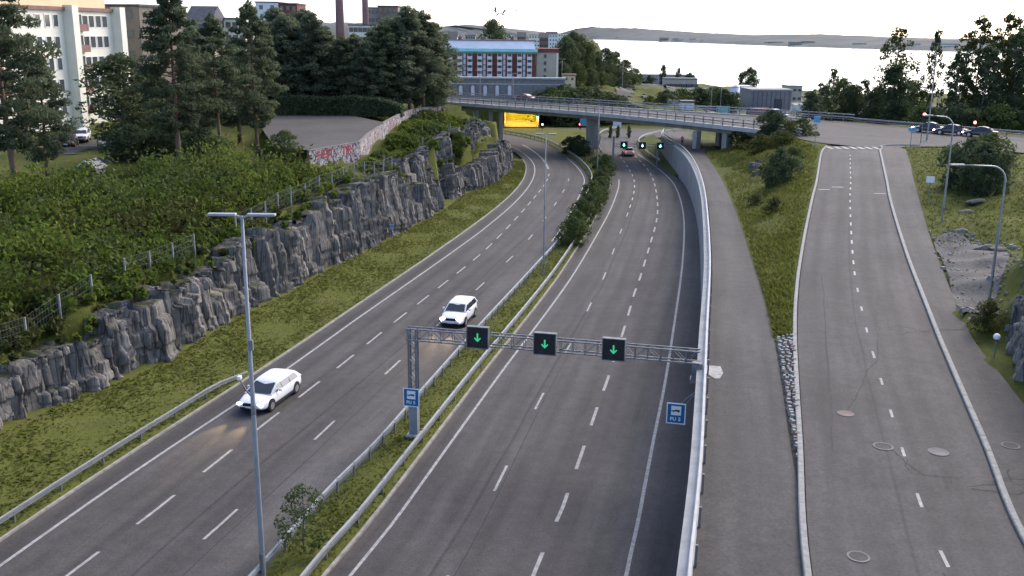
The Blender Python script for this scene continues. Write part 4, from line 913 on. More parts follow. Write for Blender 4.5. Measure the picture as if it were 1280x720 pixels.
def lamp_arm(label, base, top_px, arm_px, r=.09, double=False):
    bx_, by_, bz_ = base; t = thing('street_lamp', label, 'street lamp', base, 0, 'street lamps with bent arms')
    tp = Vector(at(*top_px, by_)); ar = Vector(at(*arm_px, by_ - .5)); b = Vector(base); up = Vector((b.x, b.y, tp.z - .9)); L = (b)
    pts = [b - Vector((0, 0, .3)), b, b.lerp(up, .5), up]
    dx = -1.0
    for k in range(1, 7):
        a = k / 6 * math.pi / 2; pts.append(up + Vector((dx * .9 * (1 - math.cos(a)), 0, .9 * math.sin(a))))
    e = Vector((ar.x + .7, ar.y, ar.z)); e.z = pts[-1].z + .12; pts.append(pts[-1].lerp(e, .5)); pts.append(e)
    rr = [r, r, r * .85, r * .7] + [r * .62] * 6 + [r * .5, r * .45]
    MB(b).tube(pts, rr, 10).build('pole', M['galv'], t, smooth=True)
    q = MB(b); q.box((e + Vector((-.35, 0, .0)))[:], (.8, .24, .11)); o = q.build('luminaire', M['galv_light'], t, bevel=.03)
    MB(b).box((e + Vector((-.4, 0, -.066)))[:], (.5, .18, .02)).build('lens', M['glass'], o)
    MB(b).box((b + Vector((0, -r - .03, 1.0)))[:], (.13, .08, .4)).build('hatch', M['galv_dark'], t)
    return t
x, y = un(1178, 270, 6.75); lamp_arm('bent-arm street lamp in the grass in front of the dark bushes', (x, y, hz(x, y)), (1192, 146), (1155, 141))
x, y = un(1237, 370, 6.0); lamp_arm('bent-arm street lamp standing beside the gravel patch', (x, y, max(hz(x, y), 5.8)), (1259, 208), (1190, 201))
def lamp_far(label, u, vb, vt, Y, z0):
    x, _, _ = at(u, vb, Y); lamp_T(label, x, Y, z0, at(u, vt, Y)[2] - z0, .8, .09, group='far street lamps')
lamp_far('thin street lamp on the bridge in front of the arched wall', 600, 122, 88, 206, BZ - .1); lamp_far('thin street lamp on the bridge left of the red car', 641, 126, 92, 201, BZ - .1)
lamp_far('twin street lamp beside the far climbing street', 778, 105, 73, 300, 3.8); lamp_far('thin street lamp in front of the yellow kiosk trees', 702, 110, 74, 262, 8)
lamp_far('street lamp behind the bridge left of the pale tower', 888, 143, 100, 240, 1.5); lamp_far('street lamp among the harbour sheds', 900, 140, 105, 260, 1.0)

# ------------------------------------------------------------------ signs and small posts
def sign_post(name, label, base, h, w, ph, mt, rz=0.0, group=None, n=1):
    t = thing(name, label, 'sign', base, rz, group)
    MB().tube([(0, 0, -.2), (0, 0, h)], .035, 8).build('pole', M['galv_dark'], t)
    MB().box((0, -.06, h - ph / 2), (w, .03, ph)).build('panel', mt, t)
    q = MB()
    for a, b, c, d in ((0, -.02, w, .03), (0, -ph + .02, w, .03)): q.box((a, -.08, h + b), (c, .012, d))
    q.build('border', M['sign_white'], t)
    return t
x, y = un(1018, 186, 7.4); sign_post('street_sign', 'small blue sign on a pole at the left corner of the ramp junction', (x, y, hz(x, y)), 4.3, .8, .8, M['blue_l'])
x, y = un(1161, 240, 7.4); sign_post('street_sign', 'small white sign on a post beside the footway', (x, y, hz(x, y)), 2.6, .75, .55, M['sign_white'])
x, y = un(1137, 190, 7.6); sign_post('street_sign', 'blue street name sign at the right corner of the ramp junction', (x, y, hz(x, y)), 3.3, .9, .5, M['blue_l'])
x, y = un(490, 298, .4); sign_post('marker_sign', 'small grey-blue marker sign at the foot of the rock cutting', (x, y, .3), 1.6, .45, .5, M['blue_l'])
x, y = un(732, 168, 0); sign_post('direction_sign', 'wide blue direction sign under the bridge left of the pier', (*at(733, 160, 214)[:2], 0), at(733, 146, 214)[2], 2.9, 1.9, M['blue_l'])
sign_post('direction_sign', 'white rectangular sign under the bridge right of the pier', (*at(771, 168, 224)[:2], 0), at(771, 150, 224)[2], 1.9, 1.7, M['sign_white'])
x, y = un(1242, 450, 5.3); t = thing('bollard_lamp', 'low post with a white round lamp in front of the right rock', 'post', (x, y, max(hz(x, y), 5.15)))
MB().tube([(0, 0, -.2), (0, 0, .95)], .045, 8).build('pole', M['galv_dark'], t)
bm = bmesh.new(); bmesh.ops.create_uvsphere(bm, u_segments=14, v_segments=10, radius=.17); me = bpy.data.meshes.new('globe'); bm.to_mesh(me); bm.free(); me.materials.append(M['sign_white']); o = link('globe', me, t); o.location = (0, 0, 1.08)
MB().tube([(0, 0, .9), (0, 0, .97)], [.10, .12], 10).build('collar', M['black'], t)
def traffic_light(label, base, h, lit, group='traffic lights', double=True, lampm=None):
    t = thing('traffic_light', label, 'traffic light', base, 0, group)
    MB().tube([(0, 0, -.2), (0, 0, h)], .055, 8).build('pole', M['galv_dark'], t)
    MB().box((0, -.14, h - .25), (.42, .22, 1.1)).build('housing', M['black'], t, bevel=.03)
    for k, nm in enumerate(('red', 'amber', 'green')):
        mm = M['sig_red'] if (nm == 'red' and lit == 'red') else M['sig_green'] if (nm == 'green' and lit == 'green') else M['glass']
        MB().tube([(0, -.255, h + .1 - .35 * k), (0, -.30, h + .1 - .35 * k)], .19 if lit == nm else .12, 12).build('lens', mm, t)
traffic_light('traffic light showing green beneath the bridge', (*at(672, 150, 218)[:2], 0), at(672, 143, 218)[2], 'green')
traffic_light('traffic light showing red beside the glowing underpass', (*at(678, 158, 216)[:2], 0), at(678, 156, 216)[2], 'red')
traffic_light('traffic light showing red just left of the blue direction sign', (*at(725, 158, 216)[:2], 0), at(725, 156, 216)[2], 'red')
traffic_light('traffic light showing red on a tall mast right of the ramp junction', (*at(1150, 185, 128)[:2], BZ - .1), at(1150, 143, 128)[2] - BZ, 'red')
traffic_light('traffic light showing red among the right trees', (*at(1215, 175, 150)[:2], BZ - .2), at(1215, 152, 150)[2] - BZ, 'red')
x, y, _ = at(1157, 188, 131); t = thing('mast', 'tall thin grey mast rising past the trees at the junction', 'mast', (x, y, BZ - .2)); MB().tube([(0, 0, 0), (0, 0, at(1162, 66, 131)[2] - BZ)], [.12, .06], 8).build('pole', M['galv'], t)
MB().box((0, 0, .1), (.5, .5, .3)).build('base_plate', M['concrete'], t)

# ------------------------------------------------------------------ cars (local +X is forward)
def make_car(label, loc, yaw, paint, style='estate', L=4.75, W=1.84, Ht=1.47, head=None, tail=None, group=None, detail=True):
    t = thing('car', label, 'car', loc, yaw, group); h = L / 2; hw = W / 2
    belt = .92 if style != 'suv' else 1.03; bot = .24
    bonnet_x = h - 1.18; # windscreen foot
    st = [(-h, .42, .74, .78), (-h + .06, .34, .86, .90), (-h + .22, .27, .95, belt - .02), (-h + .7, .24, 1.0, belt + .02), (-h + 1.6, .22, 1.0, belt + .01), (0, .22, 1.0, belt - .01), (bonnet_x - .1, .23, 1.0, belt - .03),
          (bonnet_x + .35, .24, .99, belt - .09), (h - .42, .25, .95, belt - .17), (h - .16, .27, .87, belt - .25), (h - .03, .34, .74, belt - .34), (h, .42, .66, belt - .42)]
    V = []; n = 12
    for x, zb, wf, zt in st:
        w = hw * wf; zm = (zb + zt) / 2
        half = [(0, zb), (w * .86, zb), (w * .985, zb + .10), (w, zm - .04), (w * .985, zt - .14), (w * .93, zt - .03), (w * .70, zt + .015), (0, zt + .035)]
        ring = half + [(-a, b) for a, b in half[-2:0:-1]]; n = len(ring); V += [(x, a, b) for a, b in ring]
    F = []
    for i in range(len(st) - 1):
        for k in range(n): a = i * n + k; b = i * n + (k + 1) % n; F.append((a, a + n, b + n, b))
    F += [tuple(range(n)), tuple(range((len(st) - 1) * n, len(st) * n))[::-1]]
    MB().add(V, F).build('body', paint, t, smooth=True).modifiers.new('sub', 'SUBSURF').render_levels = 1
    # cabin: rings of roof stations
    if style == 'estate': prof = [(-h + .18, belt), (-h + .62, Ht - .12), (-h + 1.1, Ht - .02), (-.35, Ht), (.15, Ht - .03), (.42, Ht - .10), (bonnet_x + .12, belt - .06)]
    elif style == 'suv': prof = [(-h + .12, belt), (-h + .36, Ht - .12), (-h + .8, Ht - .01), (-.3, Ht), (.15, Ht - .03), (.42, Ht - .1), (bonnet_x + .1, belt - .06)]
    else: prof = [(-h + .55, belt), (-h + 1.25, Ht - .1), (-h + 1.6, Ht - .02), (-.3, Ht), (.12, Ht - .03), (.36, Ht - .1), (bonnet_x + .1, belt - .06)]
    wb, wt = hw * .93, hw * .70
    V = []; F = []
    for x, z in prof:
        k = (z - belt) / (Ht - belt); w = wb + (wt - wb) * max(0, k); V += [(x, -w, z), (x, -w * .6, z + .025 * (k > .5)), (x, 0, z + .035 * (k > .5)), (x, w * .6, z + .025 * (k > .5)), (x, w, z)]
    m_ = len(prof)
    for i in range(m_ - 1):
        for k in range(4): a = i * 5 + k; F.append((a, a + 5, a + 6, a + 1))
    # sides down to the belt
    b0_ = len(V)
    for x, z in prof: V += [(x, -wb, belt - .06), (x, wb, belt - .06)]
    for i in range(m_ - 1):
        F.append((i * 5, b0_ + 2 * i, b0_ + 2 * i + 2, i * 5 + 5)); F.append((i * 5 + 4, i * 5 + 9, b0_ + 2 * i + 3, b0_ + 2 * i + 1))
    MB().add(V, F).build('cabin', paint, t, smooth=False, bevel=.03)
    def top(xq):
        xs = [p[0] for p in prof]; zs = [p[1] for p in prof]; return float(np.interp(xq, xs, zs))
    def sidew(z): return wb + (wt - wb) * max(0, (z - belt) / (Ht - belt))
    def pane(name, pts, off):
        MB().add([tuple(Vector(p) + Vector(off)) for p in pts], [(0, 1, 2, 3)]).build(name, M['glass'], t)
    xa, za = prof[-1]; xb, zb_ = prof[-2]
    pane('windscreen', [(xa - .06, -wb * .86, belt + .0), (xa - .06, wb * .86, belt + .0), (xb + .03, sidew(zb_) * .90, zb_ - .02), (xb + .03, -sidew(zb_) * .90, zb_ - .02)], (.016, 0, .018))
    xa, za = prof[0]; xb, zb_ = prof[1]; pane('rear_window', [(xa + .06, -wb * .82, belt + .08), (xa + .06, wb * .82, belt + .08), (xb - .03, sidew(zb_) * .88, zb_ - .03), (xb - .03, -sidew(zb_) * .88, zb_ - .03)], (-.02, 0, .016))
    z1 = Ht - .16; zl = belt + .03; xf = float(np.interp(z1, [prof[-1][1], prof[-2][1]], [prof[-1][0], prof[-2][0]])) - .12; xr = prof[1][0] + .12
    for sg in (-1, 1):
        for x0, x1, x0t, x1t in ((.16, bonnet_x - .02, .16, xf), (-.78, .10, -.78, .10), (xr - .12, -.86, xr + .06, -.86)):
            pane('side_window', [(x0, sg * wb, zl), (x1, sg * wb, zl), (x1t, sg * sidew(z1), z1), (x0t, sg * sidew(z1), z1)], (0, sg * .012, 0))
        MB().box((.62, sg * (hw + .07), belt + .05), (.12, .2, .14)).build('mirror', paint, t, bevel=.03)
        if detail: MB().box((-.0, sg * (hw + .004), .30), (L * .5, .05, .12)).build('sill', M['dark'], t)
        # wheels
        for x in (h - .92, -h + .95):
            y0 = sg * (hw - .10)
            MB().tube([(x, sg * (hw - .3), .36), (x, sg * (hw + .006), .36)], .385, 20).build('wheel_arch', M['dark'], t)
            wo = MB().tube([(x, sg * (hw - .22), .33), (x, sg * (hw - .04), .33), (x, sg * (hw + .022), .33)], [.33, .33, .31], 20).build('wheel', M['dark'], t)
            MB().tube([(x, sg * (hw - .05), .33), (x, sg * (hw + .030), .33)], .215, 14).build('rim', M['rim'], wo)
        y0 = sg * hw * .66
        MB().box((h - .11, y0, belt - .33), (.17, .38, .13), sg * -.28).build('headlight', head or M['glass'], t, bevel=.02)
        MB().box((-h + .05, sg * hw * .74, belt - .14), (.1, .26, .2)).build('taillight', tail or M['tail'], t, bevel=.02)
    MB().box((h - .01, 0, .60 if style != 'suv' else .70), (.06, W * .42, .17)).build('grille', M['dark'], t)
    MB().box((h - .05, 0, .36), (.10, W * .62, .14)).build('lower_grille', M['dark'], t)
    MB().box((h + .03, 0, .47), (.02, .46, .10)).build('number_plate', M['sign_white'], t)
    MB().box((-h - .005, 0, .62), (.02, .46, .11)).build('number_plate', M['sign_white'], t)
    return t
def heading(f, y, toward=True):
    dx = float(f(y + 1) - f(y - 1)) / 2; v = Vector((dx, 1.0)); a = math.atan2(v.y, v.x); return a + math.pi if toward else a
def spot(parent, name, loc, size, energy, col, pitch):
    l = bpy.data.lights.new(name, 'SPOT'); l.energy = energy; l.spot_size = size; l.spot_blend = .8; l.color = col; l.shadow_soft_size = .08
    o = bpy.data.objects.new(name, l); COL.objects.link(o); o.parent = parent; o.location = loc
    o.rotation_euler = Vector((1, 0, -math.tan(pitch))).to_track_quat('-Z', 'Y').to_euler(); return o
c1 = make_car('white estate car in the left lane passing behind the lamp post', (-14.05, 54.0, 0.0), heading(LK, 54), M['car_white'], 'estate', 4.85, 1.86, 1.42, M['lamp_dim'])
for sg in (-1, 1): spot(c1, 'headlight_beam', (2.5, sg * .6, .62), rad(30), 340, (1, .72, .38), rad(8))
c2 = make_car('white sport utility car with glowing headlights behind the gantry', (-3.95, 70.8, 0.0), heading(LR, 72), M['car_white'], 'suv', 4.5, 1.84, 1.52, M['lamp_on'])
for sg in (-1, 1): spot(c2, 'headlight_beam', (2.4, sg * .6, .7), rad(30), 340, (1, .72, .38), rad(8))
x, y = un(786, 195, 0); make_car('small pale car driving away under the far gantry', (x, y + 1.5, 0), heading(RL2, y, False), M['car_pink'], 'sedan', 4.3, 1.8, 1.45, tail=M['tail_on'])
x, y = un(655, 128, BZ); make_car('dark red car crossing the bridge', (x, y + 3.5, BZ), math.atan2(-8, 11.5) + math.pi, M['car_red'], 'sedan', 4.6, 1.82, 1.45)
for (u, v, Y, p, hd, lb) in [(1160, 166, 143, M['car_dark'], M['lamp_on'], 'dark car with lit lamps beyond the junction guardrail'), (1188, 168, 140, M['car_dark'], M['lamp_on'], 'charcoal car with lit lamps beside the bent-arm lamp'), (1225, 168, 137, M['car_dark'], M['lamp_on'], 'dark car standing among the right trees')]:
    x, y, z = at(u, v, Y); make_car(lb, (x, y, BZ), -.6 + math.pi, p, 'sedan', 4.4, 1.8, 1.46, hd, group='cars beyond the ramp junction')
PZ = 7.2
for (u, v, p, s, lb, yw) in [(86, 181, M['car_red'], 'sedan', 'dark red parked car at the foot of the white building', .9), (103, 176, M['car_white'], 'suv', 'white parked car at the foot of the white building', .9), (134, 181, M['car_silver'], 'sedan', 'silver parked car beside the dark shrubs', 1.2)]:
    x, y = un(u, v, PZ); make_car(lb, (x, y, hz(x, y) + .06), yw - 2.2, p, s, 4.4, 1.8, 1.5, group='parked cars by the white building')

# park lane in front of the white building
P = [un(u, v, 7.1) for u, v in [(62, 196), (80, 178), (140, 172), (160, 184), (120, 190), (95, 198)]]
drape('park_lane', P, M['asph_old'], 'grey parking lane in front of the white building', 'pavement', .08, 1.0)
P = [un(u, v, 7.0) for u, v in [(78, 232), (110, 205), (145, 201), (148, 207), (122, 214), (100, 236)]]
drape('park_path', P, M['asph_old'], 'pale footpath leading down into the shrubs', 'path', .08, .6)
# small gabled shed roof peeping from the shrubs
x, y = un(116, 232, 7.0); t = thing('garden_shed', 'small shed with white roof edge peeping out of the shrubs', 'shed', (x, y, hz(x, y) + .5))
MB().box((0, 0, .7), (1.7, 2.0, 1.5)).build('wall', M['stone'], t)
for sg in (-1, 1): MB().box((sg * .52, 0, 1.70), (1.35, 2.5, .07), R=Matrix.Rotation(sg * .62, 3, 'Y')).build('roof_slope', M['galv_dark'], t)
for sg in (-1, 1): MB().box((sg * .52, -1.27, 1.70), (1.35, .05, .16), R=Matrix.Rotation(sg * .62, 3, 'Y')).build('barge_board', M['white_paint'], t)

# ------------------------------------------------------------------ buildings
def window(parent, off, c, dr, nn, w, h, fm, gm, fw=.09, proud=.05, name='window'):
    ang = math.atan2(dr.y, dr.x); c = Vector(c); q = MB(off)
    for a, b, sw, sh in ((0, h / 2 - fw / 2, w, fw), (0, -h / 2 + fw / 2, w, fw), (-w / 2 + fw / 2, 0, fw, h - 2 * fw), (w / 2 - fw / 2, 0, fw, h - 2 * fw)):
        q.box((c + dr * a + Vector((0, 0, b)) + nn * proud / 2)[:], (sw, proud + .06, sh), ang)
    o = q.build(name, fm, parent); p = MB(off); p.box((c + nn * .012)[:], (w - 2 * fw, .02, h - 2 * fw), ang); p.build('pane', gm, o); return o
def plain_building(name, label, c, size, rz, wallm, roofm, rows, cols, wm, winw, winh, group=None, roof='flat', sides=(0,), zoff=0.0, cat='building', fm=None):
    """box building; windows on the chosen sides (0 = local -Y front, 1 = local +X, 3 = local -X)"""
    t = thing(name, label, cat, c, rz, group); w, d, h = size
    MB().box((0, 0, h / 2 - .5), (w, d, h + 1.0)).build('wall', wallm, t)
    if roof == 'flat': MB().box((0, 0, h + .15), (w + .5, d + .5, .35)).build('roof', roofm, t)
    else:
        q = MB(); rh = d * .28; q.add([(-w / 2 - .4, -d / 2 - .4, h), (w / 2 + .4, -d / 2 - .4, h), (w / 2 + .4, d / 2 + .4, h), (-w / 2 - .4, d / 2 + .4, h), (-w / 2 - .4, 0, h + rh), (w / 2 + .4, 0, h + rh)], [(0, 1, 5, 4), (2, 3, 4, 5), (0, 4, 3), (1, 2, 5), (3, 2, 1, 0)]); q.build('roof', roofm, t)
    for s in sides:
        L = w if s in (0, 2) else d
        nc = cols if s in (0, 2) else max(1, int(round(cols * d / w)))
        for r_ in range(rows):
            for k in range(nc):
                a = (k + .5) / nc * L - L / 2; z = h * (r_ + .55) / rows + zoff
                if s == 0: window(t, (0, 0, 0), (a, -d / 2, z), Vector((1, 0, 0)), Vector((0, -1, 0)), winw, winh, fm or wallm, wm)
                elif s == 1: window(t, (0, 0, 0), (w / 2, a, z), Vector((0, 1, 0)), Vector((1, 0, 0)), winw, winh, fm or wallm, wm)
                else: window(t, (0, 0, 0), (-w / 2, a, z), Vector((0, -1, 0)), Vector((-1, 0, 0)), winw, winh, fm or wallm, wm)
    return t
M['facade_w'] = noisy('facade_white', (.70, .68, .57), (.78, .76, .65), .5, .75)
M['facade_cream'] = noisy('facade_cream', (.62, .50, .30), (.70, .58, .38), .5, .75)
M['facade_brown'] = noisy('facade_brown', (.17, .145, .115), (.23, .20, .16), .6, .85)
M['brick'] = noisy('red_brick', (.15, .05, .04), (.22, .075, .06), 1.5, .85)
M['soffit'] = noisy('brown_soffit', (.20, .11, .10), (.26, .15, .13), 1, .8)
M['copper'] = noisy('verdigris_roof', (.20, .50, .46), (.34, .62, .58), .6, .6)
M['roof_pale'] = noisy('pale_metal_roof', (.50, .56, .62), (.60, .66, .72), .4, .35, metal=.3, spec=.5)
M['roof_dark'] = noisy('dark_roof', (.05, .05, .058), (.09, .09, .10), 1, .7)
M['beige'] = noisy('beige_render', (.40, .36, .28), (.50, .45, .36), .7, .85)
M['balcony'] = noisy('balcony_white', (.66, .67, .68), (.76, .76, .77), 1, .6)
M['chimney'] = noisy('chimney_brick', (.20, .12, .12), (.27, .17, .165), .4, .85)
# white building: facade on a plan line, positions read along it
W0 = np.array(at(20, 20, 134)[:2]); W1 = np.array(at(152, 12, 160)[:2]); WE = W1 + (W1 - W0) / np.hypot(*(W1 - W0)) * .2
wdr = Vector((*((W1 - W0) / np.hypot(*(W1 - W0))), 0)); wnn = Vector((wdr.y, -wdr.x, 0)); WL = float(np.hypot(*(W1 - W0))); wang = math.atan2(wdr.y, wdr.x)
wz0, wz1 = 6.2, 23.3
wb_ = thing('white_building', 'white modernist building with tall pilasters behind the left pines', 'building', (*W0, wz0)); wo_ = wb_.location
def wp(s, out, z): p = Vector((*W0, 0)) + wdr * s + wnn * out; return (p.x, p.y, z)
MB(wo_).box(wp(WL / 2 - 8, -6, (wz0 + wz1) / 2 - .5), (WL + 16, 12, wz1 - wz0 + 1), wang).build('wall', M['facade_w'], wb_)
MB(wo_).box(wp(WL / 2 - 8, -5.6, wz1 + .25), (WL + 16, 12, .5), wang).build('eave', M['soffit'], wb_)
MB(wo_).box(wp(WL / 2 - 9.5, -6.5, wz1 + 2.2), (WL + 13, 11, 3.4), wang).build('upper_storey', M['facade_cream'], wb_)
MB(wo_).box(wp(WL / 2 - 9.5, -6.5, wz1 + 4.1), (WL + 14, 12, .4), wang).build('roof', M['roof_dark'], wb_)
def ws(u, v=40):
    x, y, z, tt = on_plane(u, v, W0, W1); return tt * WL
for u in (84.5, 144): MB(wo_).box(wp(ws(u), .75, (wz0 + wz1) / 2 + .3), (1.5, 1.5, wz1 - wz0 + .9), wang).build('pilaster', M['facade_w'], wb_)
floor = 2.95
zr = [on_plane(71, 26, W0, W1)[2] - k * floor for k in range(5)]
for zc in zr:
    for u in (25, 36.5, 48, 60, 70.5): window(wb_, wo_, wp(ws(u), .0, zc), wdr, wnn, 1.25, 1.75, M['white_paint'], M['glass_b'], .08)
    for u in (107, 115, 123.5, 131.5): window(wb_, wo_, wp(ws(u), .0, zc), wdr, wnn, 1.5, 1.75, M['white_paint'], M['glass_b'], .08)
    MB(wo_).box(wp(ws(99), .45, zc - .9), (2.2, .9, 1.0), wang).build('balcony', M['soffit'], wb_)
    window(wb_, wo_, wp(ws(99), .02, zc + .1), wdr, wnn, 1.8, 1.9, M['white_paint'], M['glass_b'], .1, name='balcony_door')
x, y, z = at(172, 60, 178); plain_building('apartment_block', 'brown rendered block with dark flat roof behind the white building', (x - 2, y, 8), (16, 14, at(172, 8, 171)[2] - 8), -.25, M['facade_brown'], M['roof_dark'], 5, 4, M['glass_b'], 1.3, 1.5, zoff=.2)
# background blocks seen over the trees
def bg_block(name, label, u0, u1, vt, Y, depth, z0, wallm, roofm, rows, cols, winw=1.4, winh=1.5, roof='flat', sides=(0,), rz=0.0, zoff=0.0):
    x0 = at(u0, vt, Y)[0]; x1 = at(u1, vt, Y)[0]; z = at((u0 + u1) / 2, vt, Y)[2]
    return plain_building(name, label, ((x0 + x1) / 2, Y + depth / 2, z0), (x1 - x0, depth, z - z0), rz, wallm, roofm, rows, cols, M['glass_b'], winw, winh, roof=roof, sides=sides, zoff=zoff)
bg_block('apartment_block', 'pale grey tower above the trees, plain side wall', 319, 347, 3, 330, 14, 9, M['balcony'], M['roof_dark'], 6, 2)
bg_block('apartment_block', 'red brown tower front with pale windows above the trees', 348, 371, 5, 331, 14, 9, M['brick'], M['roof_dark'], 7, 3, 1.3, 1.6)
bg_block('apartment_block', 'grey block with white windows between chimney and red house', 459, 474, 10, 360, 12, 9, M['concrete'], M['roof_dark'], 7, 3, 1.2, 1.4)
bg_block('apartment_block', 'dark block with red roof storey above the trees', 472, 497, 8, 352, 12, 9, M['facade_brown'], M['brick'], 7, 4, 1.4, 1.5)
bg_block('apartment_block', 'white low block seen through the trees below the chimneys', 436, 470, 32, 300, 12, 9, M['facade_w'], M['roof_dark'], 5, 6)
bg_block('apartment_block', 'pale house with brown roof left of the tall pines', 232, 262, 26, 230, 12, 8.5, M['beige'], M['roof_dark'], 5, 4, roof='gable')
bg_block('apartment_block', 'white house with dark flat roof between the tall pines', 272, 306, 24, 240, 12, 8.5, M['facade_w'], M['roof_dark'], 5, 4)
for u, r_, lb in ((425, 1.35, 'thicker brick chimney rising out of the frame'), (457, 1.05, 'thinner brick chimney beside the grey block')):
    x, y, z = at(u, 30, 340); t = thing('chimney_stack', lb, 'chimney', (x, y, 9), 0, 'tall factory chimneys')
    MB().tube([(0, 0, -1), (0, 0, 20), (0, 0, 52)], [r_ * 1.15, r_, r_ * .85], 20).build('shaft', M['chimney'], t, smooth=True)
    for zz in (24, 38): MB().tube([(0, 0, zz), (0, 0, zz + .4)], r_ * 1.04, 20).build('band', M['roof_dark'], t)
    MB().tube([(0, 0, 51.6), (0, 0, 52.6)], r_ * 1.0, 20).build('crown', M['roof_dark'], t)
# red brick apartment house on its arched stone wall
YB = 262.0
def bxz(u, v, Y=YB): return at(u, v, Y)
xl = bxz(556, 80)[0]; xr_ = bxz(669, 80)[0]; zb0 = 8.8; zb1 = bxz(610, 65)[2]; zt1 = bxz(610, 51)[2]
rbuild = thing('brick_apartment_house', 'red brick apartment house with white balconies and turquoise roof', 'building', ((xl + xr_) / 2, YB, zb0)); ro = rbuild.location
MB(ro).box(((xl + xr_) / 2, YB + 7, (zb0 + zb1) / 2 - .5), (xr_ - xl, 14, zb1 - zb0 + 1), 0).build('wall', M['brick'], rbuild)
q = MB(ro); q.add([(xl - .3, YB - .5, zb1), (xr_ + .3, YB - .5, zb1), (xr_ + .3, YB + 14, zb1), (xl - .3, YB + 14, zb1), (xl + .2, YB + 3.2, zt1), (xr_ - .6, YB + 3.2, zt1), (xr_ - .6, YB + 10, zt1), (xl + .2, YB + 10, zt1)], [(0, 1, 5, 4), (1, 2, 6, 5), (2, 3, 7, 6), (3, 0, 4, 7), (4, 5, 6, 7)])
rf = q.build('roof', M['roof_pale'], rbuild)
MB(ro).box(((xl + xr_) / 2, YB - .55, zb1 + .25), (xr_ - xl + 1.2, .9, .9), R=Matrix.Rotation(-.6, 3, 'X')).build('roof_edge', M['copper'], rbuild)
MB(ro).box(((xl + xr_) / 2, YB + 6.6, zt1 + .12), (xr_ - xl, 6.9, .25)).build('ridge_cap', M['soffit'], rbuild)
for u in (575, 603, 640): x, y, z = bxz(u, 50, YB + 5); MB(ro).box((x, YB + 5, zt1 + .5), (.9, .9, 1.0)).build('roof_vent', M['soffit'], rbuild)
ncol = 9
for k in range(ncol):
    x = xl + (xr_ - xl) * (k + .62) / (ncol + .1)
    for f_ in range(4):
        z = zb0 + .9 + (zb1 - zb0 - 1.2) * (f_ + .5) / 4
        MB(ro).box((x - .25, YB - .55, z - .45), (1.3, 1.1, .75)).build('balcony', M['balcony'], rbuild)
        window(rbuild, ro, (x - .25, YB, z + .3), Vector((1, 0, 0)), Vector((0, -1, 0)), 1.2, .95, M['balcony'], M['glass_b'], .12)
        if k % 2: window(rbuild, ro, (x + .95, YB, z), Vector((1, 0, 0)), Vector((0, -1, 0)), .6, 1.3, M['balcony'], M['balcony'], .08)
MB(ro).box(((xl + xr_) / 2 + 3, YB - 1.2, zb0 + .05), (xr_ - xl + 8, 2.6, 1.5)).build('plinth', M['brick'], rbuild)
gx0, gx1 = bxz(670, 80, YB + .5)[0] + .1, bxz(698, 80, YB + .5)[0]
gb = thing('gable_wing', 'beige rendered end wing of the brick house with red roof edge', 'building', ((gx0 + gx1) / 2, YB, zb0))
MB().box((0, 6.5, (zb1 - zb0) / 2), (gx1 - gx0, 12, zb1 - zb0)).build('wall', M['beige'], gb)
MB().box((0, 6.5, zb1 - zb0 + .5), (gx1 - gx0 + .2, 12.3, 1.0)).build('roof', M['brick'], gb)
for f_ in range(4): window(gb, (0, 0, 0), (-.6, .5, (zb1 - zb0) * (f_ + .5) / 4), Vector((1, 0, 0)), Vector((0, -1, 0)), .9, 1.1, M['beige'], M['glass_b'], .1)
MB().box(((gx1 - gx0) / 2 - .3, .44, (zb1 - zb0) / 2), (.5, .1, zb1 - zb0 - .3)).build('downpipe_panel', M['facade_w'], gb)
# stone wall with arched windows, tunnel mouth at its foot
SLOPE_SHRUBS = []
YS = 246.5
M['stone_wall'] = noisy('stone_masonry', (.17, .165, .16), (.27, .265, .255), 1.6, .9, .5, 5)
sx0, sx1 = -46.0, at(706, 105, YS)[0]; szt = at(600, 98, YS)[2]
sw = thing('stone_wall', 'tall stone retaining wall with a row of bright arched windows', 'wall', (0, YS, 0))
MB((0, YS, 0)).box(((sx0 + sx1) / 2, YS + .9, (szt - .5) / 2), (sx1 - sx0, 1.8, szt + .5)).build('wall_face', M['stone_wall'], sw)
MB((0, YS, 0)).box(((sx0 + sx1) / 2, YS + .8, szt + .15), (sx1 - sx0 + .4, 2.4, .4)).build('coping', M['concrete_l'], sw)
MB((0, YS, 0)).box(((sx0 + sx1) / 2, YS - .03, szt - 1.3), (sx1 - sx0, .12, .25)).build('string_course', M['concrete_l'], sw)
for u in (560, 576, 591, 606.5, 621.5, 637):
    x, _, z = at(u, 113, YS); n = 10; w_ = .45; hh = 1.25
    P = [(-w_, -hh), (w_, -hh)] + [(w_ * math.cos(a), hh - w_ + w_ * math.sin(a)) for a in np.linspace(0, math.pi, n)]
    V = [(x + a, YS - .05, z + b) for a, b in P]; o = MB((0, YS, 0)).add(V, [tuple(range(len(V)))]).build('arched_window', M['balcony'], sw)  # white pane colour stands in for the sky's reflection in the glass
    Q = [(a * 1.45, b + (.22 if b > 0 else -.1)) for a, b in P]; V2 = [(x + a, YS - .02, z + b) for a, b in Q]; m_ = len(V)
    MB((0, YS, 0)).add([(p[0], YS - .12, p[2]) for p in V] + [(p[0], YS - .12, p[2]) for p in V2], [(i, (i + 1) % m_, m_ + (i + 1) % m_, m_ + i) for i in range(m_)]).build('stone_surround', M['chimney'], o)
YT = 227.5; tx0, tx1, tzt = at(630, 150, YT)[0], at(674, 150, YT)[0], 3.3
tn = thing('tunnel_mouth', 'road tunnel mouth glowing yellow beneath the stone wall', 'tunnel', ((tx0 + tx1) / 2, YT, 0)); to = tn.location; cx = (tx0 + tx1) / 2; tw = tx1 - tx0
